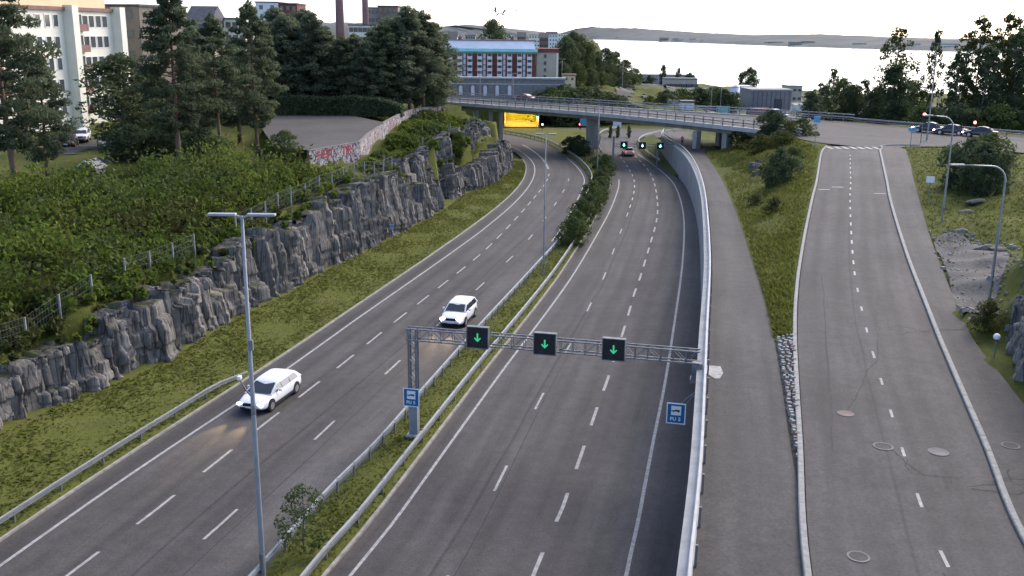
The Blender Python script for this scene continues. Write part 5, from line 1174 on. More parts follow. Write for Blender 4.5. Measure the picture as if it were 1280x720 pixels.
for nm, c, sz in (('tunnel_wall', (tx0 + .1, YT + 9.5, 1.5), (.2, 19, 3.6)), ('tunnel_wall', (tx1 - .1, YT + 9.5, 1.3), (.2, 19, 3.6)), ('tunnel_ceiling', (cx, YT + 9.5, tzt - .1), (tw, 19, .2)), ('tunnel_end', (cx, YT + 19, 1.3), (tw, .2, 3.2)), ('tunnel_floor', (cx, YT + 9, -.1), (tw, 20, .2))):
    MB(to).box(c, sz).build(nm, M['tunnel'] if nm != 'tunnel_floor' else M['asph_old'], tn)
for k in range(5):
    for sg in (-1, 1): MB(to).box((cx + sg * tw * .25, YT + 2 + k * 4, tzt - .26), (.5, 3.0, .1)).build('lamp_tube', M['sodium'], tn)
MB(to).box((cx, YT - .2, tzt + .25), (tw + 1.2, .3, .5)).build('portal_beam', M['concrete_d'], tn)
MB(to).box((cx, YT + 9.5, tzt + .6), (tw + 1.0, 19, 1.0)).build('tunnel_roof', M['concrete_d'], tn)
x, y, z = at(711, 99, 255); plain_building('kiosk', 'small yellow kiosk at the end of the stone wall', (x, 255, 8.6), (3.2, 3, 1.9), 0, M['facade_cream'], M['soffit'], 1, 2, M['glass_b'], .8, .8)
# harbour
drape('street', [un(u, v, 3.4) for u, v in [(756, 130), (790, 132), (797, 112), (790, 101), (778, 95), (760, 93), (758, 97), (770, 104), (773, 114)]], M['asph_old'], 'far street climbing between trees towards the lake', 'road', .25, 2.0)
drape('street', [un(u, v, 2.6) for u, v in [(800, 130), (814, 128), (812, 112), (800, 103), (786, 96), (782, 97), (795, 106), (802, 114)]], M['asph_old'], 'second far street curving right of the grass island', 'road', .25, 2.0)
for i, (u, Y, vt) in enumerate([(716, 238, 114), (730, 240, 112), (745, 242, 113), (705, 236, 116), (760, 244, 118)]):
    SLOPE_SHRUBS.append((u, Y, vt))
drape('harbour_yard', [(44, 234), (60, 226), (110, 222), (150, 260), (140, 390), (60, 400), (48, 330)], M['asph_old'], 'grey harbour yard beyond the bridge', 'pavement', .15, 3.0)
drape('shore_road', [(46, 402), (140, 392), (150, 430), (60, 470)], M['asph_old'], 'grey strip of road along the lake shore', 'road', .3, 6.0)
x0, _, _ = at(936, 138, 300); x1 = at(987, 138, 300)[0]; t = plain_building('harbour_shed', 'dark grey windowless shed by the harbour', ((x0 + x1) / 2, 306, -1), (x1 - x0, 12, at(960, 113, 300)[2] + 1), .06, M['galv_dark'], M['concrete'], 1, 0, M['glass_b'], 1, 1, sides=())
for k in range(9): MB().box((-(x1 - x0) / 2 + (x1 - x0) * (k + .5) / 9, -6.04, 2.6), (.12, .08, 5.6)).build('cladding_rib', M['roof_dark'], t)
MB().box((2.2, -6.08, 1.6), (2.4, .1, 3.4)).build('shed_door', M['roof_dark'], t)
x, y, z = at(917, 140, 285); t = thing('pale_tower', 'pale cylindrical silo beside the dark shed', 'silo', (x, y, -.6)); zt = at(917, 109, 285)[2]
MB().tube([(0, 0, -.5), (0, 0, zt + .6)], 1.25, 20).build('shell', M['balcony'], t, smooth=True); MB().tube([(0, 0, zt + .6), (0, 0, zt + .9)], [1.3, 1.1], 20).build('cap', M['galv'], t)
for zz in (1.5, 3.5, 5.5): MB().tube([(0, 0, zz), (0, 0, zz + .12)], 1.28, 20).build('hoop', M['galv'], t)
x, y, z = at(972, 137, 262); make_car('white van parked in front of the dark harbour shed', (x, y, hz(x, y) + .15), .1, M['car_white'], 'suv', 6.2, 2.1, 2.3)
for k, (u, Y, mm, lb) in enumerate([(880, 256, 'roof_dark', 'dark container left of the pale silo'), (897, 262, 'copper', 'green container beside the pale silo'), (1003, 290, 'facade_w', 'white container right of the dark shed'), (948, 268, 'soffit', 'brown container in front of the dark shed'), (845, 258, 'concrete', 'grey container behind the bridge railing')]):
    x, y, z = at(u, 138, Y); t = thing('cargo_container', lb, 'container', (x, Y, hz(x, Y)), RND.uniform(-.2, .2), 'containers in the harbour')
    MB().box((0, 0, 1.35), (5.8, 2.4, 2.5)).build('body', M[mm], t)
    for q_ in range(10): MB().box((-2.6 + q_ * .58, -1.22, 1.35), (.12, .06, 2.2)).build('rib', M[mm], t)
    MB().box((2.93, 0, 1.3), (.06, 2.2, 2.2)).build('door', M['galv'], t)
bg_block('harbour_building', 'pale long shed with lit windows by the lake shore', 832, 872, 99, 420, 9, -3.5, M['beige'], M['roof_dark'], 1, 6, 3.0, 1.6)
bg_block('harbour_building', 'white low shed left of the dark harbour shed', 925, 940, 109, 330, 8, -1.5, M['facade_w'], M['galv'], 1, 2, 1.5, 1.2)
bg_block('harbour_building', 'grey shed at the foot of the railway embankment', 985, 1003, 108, 340, 8, -1.5, M['beige'], M['galv'], 2, 3, 1.2, 1.0)
bg_block('harbour_building', 'small white hut in front of the lake behind the bridge', 853, 868, 128, 240, 4, 0, M['balcony'], M['roof_dark'], 1, 3, .9, 1.0)
bg_block('harbour_building', 'long low roof behind the harbour trees', 800, 868, 94, 520, 10, -4.5, M['concrete'], M['concrete_l'], 1, 9, 2, 1.2)
for k, (u, vt, Y) in enumerate([(588, 44, 700), (566, 46, 560), (636, 43, 800), (652, 46, 620), (668, 44, 900), (690, 43, 1000), (704, 42, 1050), (680, 47, 640)]):
    w_ = Y * RND.uniform(10, 17) / FPX
    bg_block('town_house', ['grey house just left of the tree over the brick house', 'pale house at the left end over the turquoise roof', 'white house right of the tree over the brick house', 'brown low house over the middle of the turquoise roof', 'tiny pale house on the far town ridge, left of three', 'tiny pale house on the far town ridge, middle of three', 'tiny pale house on the far town ridge, right of three', 'pinkish house over the right end of the turquoise roof'][k], u - w_ / Y * FPX / 2, u + w_ / Y * FPX / 2, vt, Y, 10, 4, [M['concrete'], M['beige'], M['facade_w'], M['facade_brown'], M['facade_w'], M['balcony'], M['facade_w'], M['soffit']][k], M['roof_dark'], 4, 4, 1.4, 1.5, roof='gable' if k % 2 else 'flat')
shore = catmull([(348, 4560), (470, 3680), (570, 2980), (690, 2330), (800, 1990), (1050, 1790)], 6)
for k in range(16):
    p = shore[RND.randrange(1, len(shore) - 1)] + np.array([RND.uniform(10, 60), RND.uniform(30, 120)]); w_ = RND.uniform(14, 40)
    t = thing('shore_building', 'tiny pale building on the far lake shore', 'building', (p[0], p[1], -5), RND.uniform(-.3, .3), 'buildings on the far shore'); hh = RND.uniform(5, 12)
    MB().box((0, 0, hh / 2), (w_, 12, hh)).build('wall', M['facade_w'] if k % 3 else M['beige'], t); MB().box((0, 0, hh + .6), (w_ + 1, 13, 1.2)).build('roof', M['roof_dark'], t)
    MB().box((0, -6.1, hh * .5), (w_ * .8, .2, hh * .25)).build('window_band', M['glass_b'], t)

# ------------------------------------------------------------------ vegetation
def leaf_quads(C, size, aspect, r, up=0.0, jitter=.35):
    n = len(C); N = r.normal(size=(n, 3)); N[:, 2] = N[:, 2] * (1 - up) + up * 1.5; N /= np.linalg.norm(N, axis=1)[:, None]
    T = np.cross(N, r.normal(size=(n, 3))); T /= np.linalg.norm(T, axis=1)[:, None] + 1e-9; B = np.cross(N, T)
    s = size * (1 + r.uniform(-jitter, jitter, (n, 1))); a = T * s * .5; b = B * s * .5 * aspect; k = N * s * .12
    V = np.stack([C - a, C + b * .9 - k, C + a, C - b * .9 - k], 1).reshape(-1, 3)
    return V, np.arange(4 * n, dtype=np.int32).reshape(n, 4)
def clump_pts(cent, rads, per, r, shell=.45):
    out = []
    for c, rr in zip(cent, rads):
        d = r.normal(size=(per, 3)); d /= np.linalg.norm(d, axis=1)[:, None]; q = r.uniform(shell, 1, (per, 1)) ** .6
        out.append(np.array(c) + d * q * np.array(rr))
    return np.concatenate(out)
PROTO = {}
def proto(key, H, trunk_mb, C, size, aspect, lm, bm_, r, up=0.0):
    V, F = leaf_quads(C, size, aspect, r, up); crown = np_mesh(key + '_crown', V, F, [lm])
    o = trunk_mb.build('trunk', bm_, None, smooth=True); tm = o.data; bpy.data.objects.remove(o)
    PROTO[key] = (H, tm, crown)
def mk_pine(key, seed, lm, H=16.0, low=.34, nb=60, reach=3.6, per=62, flat=.32):
    r = np.random.default_rng(seed); q = MB(); bend = r.uniform(-.5, .5, 2)
    def tr(h): k = h / H; return np.array([bend[0] * math.sin(k * 2.6), bend[1] * math.sin(k * 2.2), h])
    q.tube([tr(h) for h in np.linspace(-.4, H * .97, 9)], [.24 * (1 - .86 * k) + .02 for k in np.linspace(0, 1, 9)], 8)
    cent = []; rads = []
    for i in range(nb):
        k = low + (1 - low) * ((i + r.uniform(0, 1)) / nb); h = k * H; kk = (k - low) / (1 - low)
        Ln = reach * (math.sin(min(1, kk * 2.2 + .25) * math.pi / 2)) * (1 - kk ** 2.2) * r.uniform(.55, 1.1) + .35; a = i * 2.4 + r.uniform(-.6, .6)
        d = np.array([math.cos(a), math.sin(a), r.uniform(-.05, .35)]); p0 = tr(h); p1 = p0 + d * Ln
        q.tube([p0, (p0 + p1) / 2 + np.array([0, 0, -.08]), p1], [.06 * (1 - kk) + .025, .035, .012], 4, cap=False)
        for m_ in (.45, .72, 1.0):
            if Ln * m_ < .4 and m_ < 1: continue
            cent.append(p0 + d * Ln * m_ + r.normal(0, .12, 3)); w = (.42 + .26 * Ln * m_ * .5) * r.uniform(.7, 1.15); rads.append((w, w, w * flat + .1))
    cent.append(tr(H)); rads.append((.35, .35, .6))
    proto(key, H, q, clump_pts(cent, rads, per, r), .46, .34, lm, M['bark'], r, .25)
mk_pine('pine_a', 1, M['lf_pine'], per=62); mk_pine('pine_b', 2, M['lf_pine'], low=.20, nb=74, reach=3.5); mk_pine('pine_c', 3, M['lf_pine'], low=.42, nb=52, reach=4.0)
mk_pine('conifer_a', 4, M['lf_spruce'], low=.12, nb=96, reach=3.0, per=48, flat=.45); mk_pine('conifer_b', 5, M['lf_spruce'], low=.18, nb=90, reach=3.4, per=50, flat=.5)
def mk_broad(key, seed, lm, H, cw, ch0, ncl, per, leaf, crad, shape=1.0, bark='bark_g', top_thin=0.0, aspect=.6, tr=.18):
    r = np.random.default_rng(seed); q = MB(); z0 = H * ch0
    q.tube([(0, 0, -.3), (.05, .03, H * .3), (-.06, .05, H * .6), (0, 0, H * .93)], [tr, tr * .8, tr * .5, tr * .12], 8)
    cent = []; rads = []
    for i in range(ncl):
        a_ = r.uniform(0, 6.283); q_ = math.sqrt(r.uniform(0, 1)); k = (i + r.uniform(0, 1)) / ncl; p = (q_ * math.cos(a_), q_ * math.sin(a_)); w = cw * (math.sin(min(.985, k * .86 + .13) * math.pi) ** .6 if shape == 1.0 else (1 - k) ** shape + .12)
        c = np.array([p[0] * w, p[1] * w, z0 + (H - z0) * k]) ; rr = crad * r.uniform(.6, 1.25) * (1 - top_thin * k); cent.append(c); rads.append((rr, rr, rr * .8))
        if i % 3 == 0: st = np.array([0, 0, max(H * .2, c[2] * .72)]); q.tube([st, (st + c) / 2 + np.array([0, 0, -.15]), c], [tr * .3, tr * .2, .012], 4, cap=False)
    proto(key, H, q, clump_pts(cent, rads, per, r), leaf, aspect, lm, M[bark], r)
mk_broad('broad_a', 11, M['lf_broad'], 9, 3.2, .16, 85, 75, .32, .95); mk_broad('broad_b', 12, M['lf_dark'], 10, 3.0, .12, 95, 75, .34, .95)
mk_broad('poplar', 13, M['lf_dark'], 12, 2.1, .04, 110, 85, .32, .8); mk_broad('airy_a', 14, M['lf_olive'], 14, 3.0, .12, 95, 42, .34, .72, top_thin=.35); mk_broad('airy_b', 15, M['lf_dark'], 14, 2.6, .10, 100, 44, .36, .70, top_thin=.3)
mk_broad('bush_a', 16, M['lf_broad'], 2.4, 1.5, .02, 46, 60, .20, .50, tr=.05); mk_broad('bush_b', 17, M['lf_dark'], 2.6, 1.5, .02, 60, 70, .20, .50, tr=.05); mk_broad('bush_c', 18, M['lf_olive'], 2.0, 1.2, .02, 36, 50, .18, .42, tr=.04)
mk_broad('sapling', 19, M['lf_broad'], 3.0, 1.05, .18, 62, 26, .13, .30, tr=.035, aspect=.55); mk_broad('cone', 20, M['lf_dark'], 2.6, .8, .0, 45, 60, .18, .34, shape=1.0, tr=.05)
def put_tree(name, label, cat, key, x, y, z, h, wide=1.0, group=None, rz=None):
    H, tm, cm = PROTO[key]; s = h / H
    t = thing(name, label, cat, (x, y, z - .05), RND.uniform(0, 6.28) if rz is None else rz, group)
    for nm, me_ in (('trunk', tm), ('crown', cm)):
        o = link(nm, me_, t); o.scale = (s * wide, s * wide, s)
    return t
ORD = ['first', 'second', 'third', 'fourth', 'fifth', 'sixth', 'seventh', 'eighth', 'ninth', 'tenth', 'eleventh', 'twelfth', 'thirteenth', 'fourteenth', 'fifteenth', 'sixteenth', 'seventeenth', 'eighteenth']
def tree_px(name, label, cat, key, u, Y, vt, wide=1.0, group=None, vb=200, zg=None):
    x = at(u, vb, Y)[0]; z = hz(x, Y) if zg is None else zg; return put_tree(name, label, cat, key, x, Y, z, at(u, vt, Y)[2] - z, wide, group)
tree_px('pine_tree', 'tall pine with bare reddish trunk at the left edge', 'tree', 'pine_b', 22, 86, -62, .95, vb=245)
tree_px('pine_tree', 'dark pine behind the left edge pine, in front of the white building', 'tree', 'conifer_b', 58, 92, 70, 1.15, vb=215)
tree_px('pine_tree', 'dark pine half cut off by the left frame edge', 'tree', 'pine_a', -12, 92, -40, .9, vb=230)
tree_px('broadleaf_tree', 'round dark broadleaf tree in front of the brown block', 'tree', 'broad_b', 158, 118, 72, 1.55, vb=190)
tree_px('broadleaf_tree', 'smaller broadleaf tree right of the round dark one', 'tree', 'broad_b', 196, 124, 96, 1.3, vb=190)
tree_px('pine_tree', 'tall pine with straight trunk left of the parked yard', 'tree', 'pine_b', 224, 101, -8, 1.05, vb=200)
tree_px('pine_tree', 'slender pine right of the tall straight pine', 'tree', 'pine_a', 277, 108, 22, .95, vb=190)
tree_px('pine_tree', 'pine at the left corner of the yard', 'tree', 'pine_b', 322, 117, 6, .9, vb=185)
tree_px('pine_tree', 'dark pine behind the tall straight pine', 'tree', 'conifer_a', 246, 128, 34, 1.3, vb=180)
tree_px('pine_tree', 'low dark pine between the slender pine and the yard', 'tree', 'conifer_b', 300, 132, 50, 1.4, vb=180)
row = [(338, 157, 30), (356, 158, 22), (374, 160, 34), (392, 158, 18), (411, 160, 40), (428, 158, 48), (446, 160, 44), (463, 158, 52), (480, 160, 30), (497, 162, 26), (513, 164, 10), (529, 167, 16), (544, 170, 36)]
for i, (u, Y, vt) in enumerate(row):
    tree_px('conifer_tree', f'dark conifer behind the clipped hedge, {ORD[i]} from the left in the front row', 'tree', ['conifer_a', 'conifer_b', 'pine_b'][i % 3], u, Y, vt, RND.uniform(1.25, 1.5), 'conifers behind the hedge', vb=140)
row = [(346, 176, 12), (368, 180, 20), (386, 184, 14), (404, 178, 34), (440, 182, 48), (470, 178, 38), (490, 186, 24), (520, 182, 22), (538, 186, 30)]
for i, (u, Y, vt) in enumerate(row):
    tree_px('conifer_tree', f'dark conifer in the back row behind the hedge, {ORD[i]} from the left', 'tree', ['conifer_b', 'conifer_a'][i % 2], u, Y, vt, RND.uniform(1.3, 1.6), 'conifers behind the hedge', vb=130)
tree_px('birch_tree', 'slim tree with pale trunk at the right end of the hedge', 'tree', 'airy_b', 548, 172, 44, .7, vb=138)
tree_px('broadleaf_tree', 'bushy tree at the left corner of the grey yard', 'tree', 'broad_a', 356, 105.5, 164, 1.5, vb=190)
tree_px('broadleaf_tree', 'low dark bush left of the slender pine trunk', 'shrub', 'bush_b', 256, 106, 164, 1.35, vb=195)
tree_px('broadleaf_tree', 'wide dark clipped bush beside the footpath', 'shrub', 'bush_b', 166, 106, 160, 1.5, vb=200)
tree_px('broadleaf_tree', 'dark bush between the clipped bush and the straight pine', 'shrub', 'bush_b', 206, 108, 160, 1.6, vb=200)
tree_px('broadleaf_tree', 'round tree above the turquoise roof', 'tree', 'broad_b', 617, 300, 27, 1.0, vb=90, zg=8)
for i, (u, Y, vt, k, w) in enumerate([(706, 283, 48, 'broad_b', .9), (714, 290, 42, 'broad_b', .8), (724, 292, 46, 'broad_a', .8), (733, 296, 54, 'broad_b', .9), (746, 300, 66, 'broad_b', .9), (757, 306, 62, 'broad_b', .95), (768, 314, 66, 'broad_b', .8), (780, 322, 76, 'broad_b', 1.1), (793, 330, 86, 'broad_a', 1.2), (703, 270, 78, 'broad_b', 1.1), (720, 276, 80, 'broad_a', 1.1), (738, 282, 86, 'broad_b', 1.2), (752, 288, 90, 'broad_a', 1.3)]):
    tree_px('broadleaf_tree', f'dark tree on the slope right of the brick house, {ORD[i]} in the clump', 'tree', k, u, Y, vt, w * 1.15, 'trees right of the brick house', vb=100)
# right-hand trees
tree_px('poplar_tree', 'dense dark columnar tree left of the mast, across the junction', 'tree', 'poplar', 1113, 172, 82, 1.4, vb=158, zg=3)
tree_px('poplar_tree', 'tall airy tree behind the dense columnar tree', 'tree', 'airy_a', 1113, 182, 36, 1.0, vb=158, zg=3)
tree_px('poplar_tree', 'slim airy tree beside the tall mast', 'tree', 'airy_b', 1160, 178, 38, .55, vb=158, zg=3)
for i, (u, Y, vt, k, w) in enumerate([(1190, 174, 66, 'airy_b', .9), (1198, 178, 42, 'airy_a', .8), (1213, 182, 22, 'airy_b', .75), (1224, 172, 58, 'airy_b', .95), (1234, 176, 44, 'airy_a', .95), (1247, 184, 18, 'airy_b', .85), (1260, 174, 40, 'airy_b', .9), (1270, 180, 30, 'airy_a', .9), (1284, 174, 34, 'airy_b', .95), (1306, 176, 30, 'airy_a', .9), (1340, 172, 22, 'airy_b', 1.0)]):
    tree_px('broadleaf_tree', f'tall airy tree in the right-hand belt, {ORD[i]} from the left', 'tree', k, u, Y, vt, w * 1.12, 'airy trees behind the junction', vb=160, zg=3)
for i, (u, Y, vt, k, w) in enumerate([(1012, 176, 116, 'broad_b', 1.0), (1024, 180, 104, 'airy_b', 1.1), (1037, 186, 86, 'airy_b', .8), (1050, 182, 100, 'broad_a', .9), (1064, 180, 108, 'broad_b', 1.0), (1078, 182, 100, 'airy_b', 1.1), (1092, 176, 112, 'broad_b', 1.0), (1136, 176, 104, 'broad_a', 1.0)]):
    tree_px('broadleaf_tree', f'low willowy tree behind the bridge end, {ORD[i]} from the left', 'tree', k, u, Y, vt, w * 1.1, 'willowy trees behind the bridge end', vb=150, zg=3)
for i, u in enumerate((1150, 1166, 1182, 1198, 1214, 1230, 1246, 1262, 1278)):
    tree_px('shrub', f'dark shrub under the airy right trees, {ORD[i]} from the left', 'shrub', 'bush_b' if i % 2 else 'bush_a', u, 163, 132 + (i % 3) * 5, 1.15, 'shrubs under the right trees', vb=170, zg=6)
for i, (u, Y, vt, k) in enumerate([(828, 500, 82, 'cone'), (848, 500, 86, 'cone'), (862, 520, 92, 'bush_b'), (925, 470, 92, 'cone'), (936, 470, 86, 'bush_b'), (800, 480, 92, 'broad_b'), (812, 470, 95, 'bush_b')]):
    tree_px('shore_tree', f'small tree silhouetted against the lake, {ORD[i]} from the left of the shore' if i not in (5, 6) else ['low tree at the end of the slope wood by the shore', 'bush at the end of the slope wood by the shore'][i - 5], 'tree', k, u, Y, vt, .8 if k != 'cone' else .6, 'small shore trees', vb=105)
for i, (u, Y, vt) in enumerate([(812, 262, 120), (832, 258, 114), (852, 262, 113), (874, 264, 112), (893, 268, 111), (906, 266, 114), (690, 243, 112), (703, 244, 110)]):
    tree_px('shrub', ['dark shrub behind the bridge railing, first right of the far street', 'dark shrub behind the bridge railing, second right of the far street', 'dark shrub behind the bridge railing, third right of the far street', 'dark shrub left of the harbour lamp post', 'dark shrub right of the harbour lamp post', 'dark shrub against the pale silo', 'bush hanging over the right end of the stone wall', 'bush beside the yellow kiosk above the stone wall'][i], 'shrub', 'bush_b' if i % 2 else 'bush_a', u, Y, vt, 1.25, 'shrubs beyond the bridge', vb=130)
for i, (u, Y, vt) in enumerate(SLOPE_SHRUBS): tree_px('shrub', f'grey-green shrub on the bank right of the stone wall, {ORD[i]} in the row', 'shrub', 'bush_a' if i % 2 else 'bush_b', u, Y, vt, 1.5, 'shrubs on the stone wall bank', vb=125)
# bushes near the junction and on the slope
x, y = un(1206, 228, 7.3); put_tree('shrub', 'large dark bush on the right grass, left of the pair', 'shrub', 'bush_b', x, y, hz(x, y), 4.4, 1.0); x, y = un(1230, 236, 7.3); put_tree('shrub', 'large dark bush on the right grass, right of the pair', 'shrub', 'bush_b', x, y, hz(x, y), 4.6, .95)
x, y = un(1236, 205, 7.5); put_tree('shrub', 'rounded bush behind the dark pair on the right grass', 'shrub', 'bush_a', x, y, hz(x, y), 3.2, 1.1)
for i, (u, v, z, h, k) in enumerate([(935, 192, 4.8, 1.6, 'bush_c'), (955, 222, 4.8, 1.4, 'bush_c'), (990, 205, 6.2, 1.7, 'bush_a'), (978, 190, 6.0, 2.2, 'bush_c'), (920, 165, 5.4, 1.8, 'bush_b'), (968, 165, 6.8, 2.2, 'bush_a'), (945, 255, 4.9, 1.0, 'bush_c'), (968, 262, 5.6, 1.1, 'bush_c')]):
    x, y = un(u, v, z); put_tree('shrub', 'scrubby plant on the bank right of the cycle path, ' + ['beside the outcrop', 'just below the tall dark bush', 'right of the tall dark bush', 'above the tall dark bush', 'nearest the right pier', 'highest under the railing', 'low on the path side', 'low on the ramp side'][i], 'shrub', k, x, y, z - .5, h * 1.4, 1.2, 'scrub on the bank')
x, y = un(1222, 418, 5.4); put_tree('shrub', 'ragged bush at the foot of the right rock beside the footway', 'shrub', 'bush_c', x + .8, y + .6, 5.25, 1.8, .85)
x, y = un(975, 232, 5.6); put_tree('shrub', 'tall dark bush on the slope between cycle path and ramp', 'shrub', 'bush_b', x, y, 5.0, 4.2, .85)
for i, (u, v, z, h, k) in enumerate([(928, 180, 5.0, 2.2, 'bush_a'), (945, 172, 6.0, 2.0, 'bush_a'), (962, 178, 6.2, 2.6, 'bush_b'), (950, 195, 5.2, 2.0, 'bush_c'), (1002, 172, 7.2, 2.2, 'bush_a'), (985, 180, 6.6, 1.8, 'bush_c'), (965, 210, 5.4, 1.6, 'bush_c'), (905, 172, 4.0, 1.4, 'bush_b')]):
    x, y = un(u, v, z); put_tree('shrub', f'shrub on the embankment below the bridge end, {["upper left", "left under the railing", "dark middle", "lower left", "rightmost by the street sign", "right of the middle", "lowest above the path", "beside the right pier"][i]}', 'shrub', k, x, y, hz(x, y) - .1, h * 1.3, 1.15, 'shrubs on the bridge embankment')
ms = [97.5, 101, 105, 109, 113, 117.5, 122, 126.5, 131, 135.5, 140, 145, 150, 156]
for i, y in enumerate(ms):
    x = float(LR(y) * .5 + RK(y) * .5) + RND.uniform(-.5, .3) + (.5 if i < 3 else .6); put_tree('median_shrub', f'leafy shrub in the median, {ORD[i]} in the row counted from the camera', 'shrub', ['bush_a', 'bush_b', 'bush_a'][i % 3], x, y, .1, [2.6, 2.4, 2.2][i % 3] * RND.uniform(.85, 1.1), .95, 'median shrubs')
for i, (u, v) in enumerate([(712, 192), (722, 190), (728, 196)]):
    x, y = un(u, v, 0); put_tree('shrub', f'round dark bush beside the far carriageway bend, {["left", "middle", "right"][i]} of three', 'shrub', 'bush_b', x, y, 0, 2.8, 1.1, 'bushes at the far bend')
for i, u in enumerate((762.5, 772, 786)):
    x, y = un(u, 172, 0); put_tree('cone_shrub', f'small dark conical shrub below the white sign, {["left", "middle", "right"][i]} of three', 'shrub', 'cone', x, y, 0, 2.4, .6, 'conical shrubs beneath the bridge')
x, y = un(381, 692, .15); put_tree('young_tree', 'young leafy sapling beside the near lamp post in the median', 'tree', 'sapling', x, y, .1, at(366, 609, y)[2] - .1, 1.0)
# clipped hedge
hx0, hx1 = at(344, 140, 153)[0], at(503, 140, 153)[0]; hz0 = 8.2; hzt = at(430, 123, 153)[2]
hg = thing('clipped_hedge', 'long clipped dark hedge behind the grey yard', 'hedge', ((hx0 + hx1) / 2, 154, hz0)); r = np.random.default_rng(44); n = 15000
L_ = hx1 - hx0; P = np.stack([r.uniform(0, L_, n) - L_ / 2, r.uniform(-1.5, 1.5, n), r.uniform(0, hzt - hz0, n)], -1); f = r.integers(0, 3, n)
P[f == 0, 1] = -1.5 + r.normal(0, .12, (f == 0).sum()); P[f == 1, 2] = (hzt - hz0) + r.normal(0, .12, (f == 1).sum()) + .15 * np.sin(P[f == 1, 0] * .8)
ends = np.clip((L_ / 2 - P[:, 0]) / 4, 0, 1) ** .5; P[:, 2] *= .35 + .65 * ends
V, F = leaf_quads(P, .34, .7, r); link('foliage', np_mesh('foliage', V, F, [M['lf_hedge']]), hg)
MB().box((-1, 0, (hzt - hz0) * .45), (L_ - 4, 2.5, (hzt - hz0) * .9)).build('dark_core', M['lf_dark'], hg)  # dark box core added inside the hedge, behind the leaf quads
# shrub slope (ground cover)
r = np.random.default_rng(77); C = []; S = []
cand = np.stack([r.uniform(-75, -6, 30000), r.uniform(22, 166, 30000)], -1)
for x, y in cand:
    rb = float(RB(y)); lim = 82 + 1.25 * (x + 45) if x > -45 else 82
    if x > -28: lim = min(lim, 99.5)
    if x < rb - 2.9 and y < min(lim, 108):
        d = rb - x
        if r.uniform() < (.42 if d > 5 else .9 if d > 3.5 else .5): C.append((x, y)); S.append((r.uniform(.5, 1.1) + r.exponential(.22)) * (1.1 if d > 7 else .8 if d > 4.6 else .45))
    elif rb - 2.9 <= x < rb - 1.5 and 24 < y < 108 and r.uniform() < .35: C.append((x, y)); S.append(r.uniform(.12, .38))
    elif 106 < y < 166 and -16.4 + (y > 160) < x < rb - 2.0 and x > -17 and r.uniform() < .75: C.append((x, y)); S.append(r.uniform(.25, .55))
C = np.array(C); S = np.array(S); Zs = height(C[:, 0], C[:, 1]); Zs = np.where((C[:, 1] < 108) & (C[:, 0] > RB(C[:, 1]) - 3.4), np.maximum(Zs, ROCKH(C[:, 1]) - .35), Zs)
cent = np.concatenate([C, (Zs + S * .75)[:, None]], 1)
N_ = len(C); per = 44; d = r.normal(size=(N_, per, 3)); d /= np.linalg.norm(d, axis=2)[:, :, None]; d[:, :, 2] = d[:, :, 2] * .9 + .25
P = (cent[:, None, :] + d * r.uniform(.5, 1, (N_, per, 1)) * (S[:, None, None] * np.array([.95, .95, 1.05]))).reshape(-1, 3)
V, F = leaf_quads(P, .42, .55, r, .15); me = np_mesh('shrub_slope', V, F, [M['lf_shrub'], M['lf_broad'], M['lf_olive']])
sel = np.sin(C[:, 0] * .31 + 1.7 * np.sin(C[:, 1] * .12)) + np.sin(C[:, 1] * .27 - C[:, 0] * .1) + r.normal(0, .9, N_); me.polygons.foreach_set('material_index', np.repeat(np.where(sel > .9, 1, np.where(sel < -1.3, 2, 0)), per).astype(np.int32))
tag(link('shrub_slope', me), 'dense bright green shrubs covering the slope above the rock', 'shrubs', kind='stuff')
# tufts of grass
r = np.random.default_rng(91); T = []
def tuft(n, fl, fr, y0, y1, zfun, pw=1.0):
    y = y0 + (y1 - y0) * r.uniform(0, 1, n) ** pw; t = r.uniform(.02, .98, n); x = fl(y) * (1 - t) + fr(y) * t; T.append(np.stack([x, y, zfun(x, y, t)], -1))
tuft(26000, lambda y: RB(y) + .2, lambda y: LK(y) - .2, 24, 165, lambda x, y, t: .05 + .5 * np.clip(1 - (t + .12) * 1.2, 0, 1) ** 1.5, 1.25)
tuft(14000, lambda y: LR(y) + .1, lambda y: RK(y) - .25, 24, 170, lambda x, y, t: .04 + .16 * np.sin(t * math.pi), 1.3)
tuft(14000, lambda y: PR(y) + .1, lambda y: RAL(y) - .4, 51, 122, lambda x, y, t: zpath(y) * (1 - t) + zramp(y) * t - .02 - .9 * np.sin(t * math.pi) ** 2 * np.clip((y - 70) / 40, 0, 1) * (.5 - t), 1.0)
def tuft_t(n, x0, x1, y0, y1, ok):
    x = r.uniform(x0, x1, n); y = r.uniform(y0, y1, n); k = ok(x, y); x = x[k]; y = y[k]; T.append(np.stack([x, y, height(x, y)], -1))
tuft_t(26000, 26, 66, 58, 124, lambda x, y: (x > SWR(y) + .3) & ~((y < 72) & (x < 36) & (np.sin(x * 2.1) * np.sin(y * 1.7) < .45)))
tuft_t(9000, 28, 42, 112, 146, lambda x, y: (x > PR(y) + .3) & (x < np.where(y < 123, RAL(y) - .5, 38)))
tuft_t(22000, -30, -5, 28, 166, lambda x, y: (x < RB(y) - 1.3) & (x > RB(y) - 4.2))
tuft_t(9000, -17, -4, 106, 168, lambda x, y: (x < RB(y) - 2.6))
hs = np.concatenate([np.full(len(q), k) for q, k in zip(T, (1, 1, 2.8, 1.8, 3.0, 1.6, 1.6))])
P = np.concatenate(T); n = len(P); a = r.uniform(0, 6.28, n); h = r.uniform(.04, .13, n) * hs; w = r.uniform(.05, .14, n); ln = r.normal(0, .16, (n, 2))
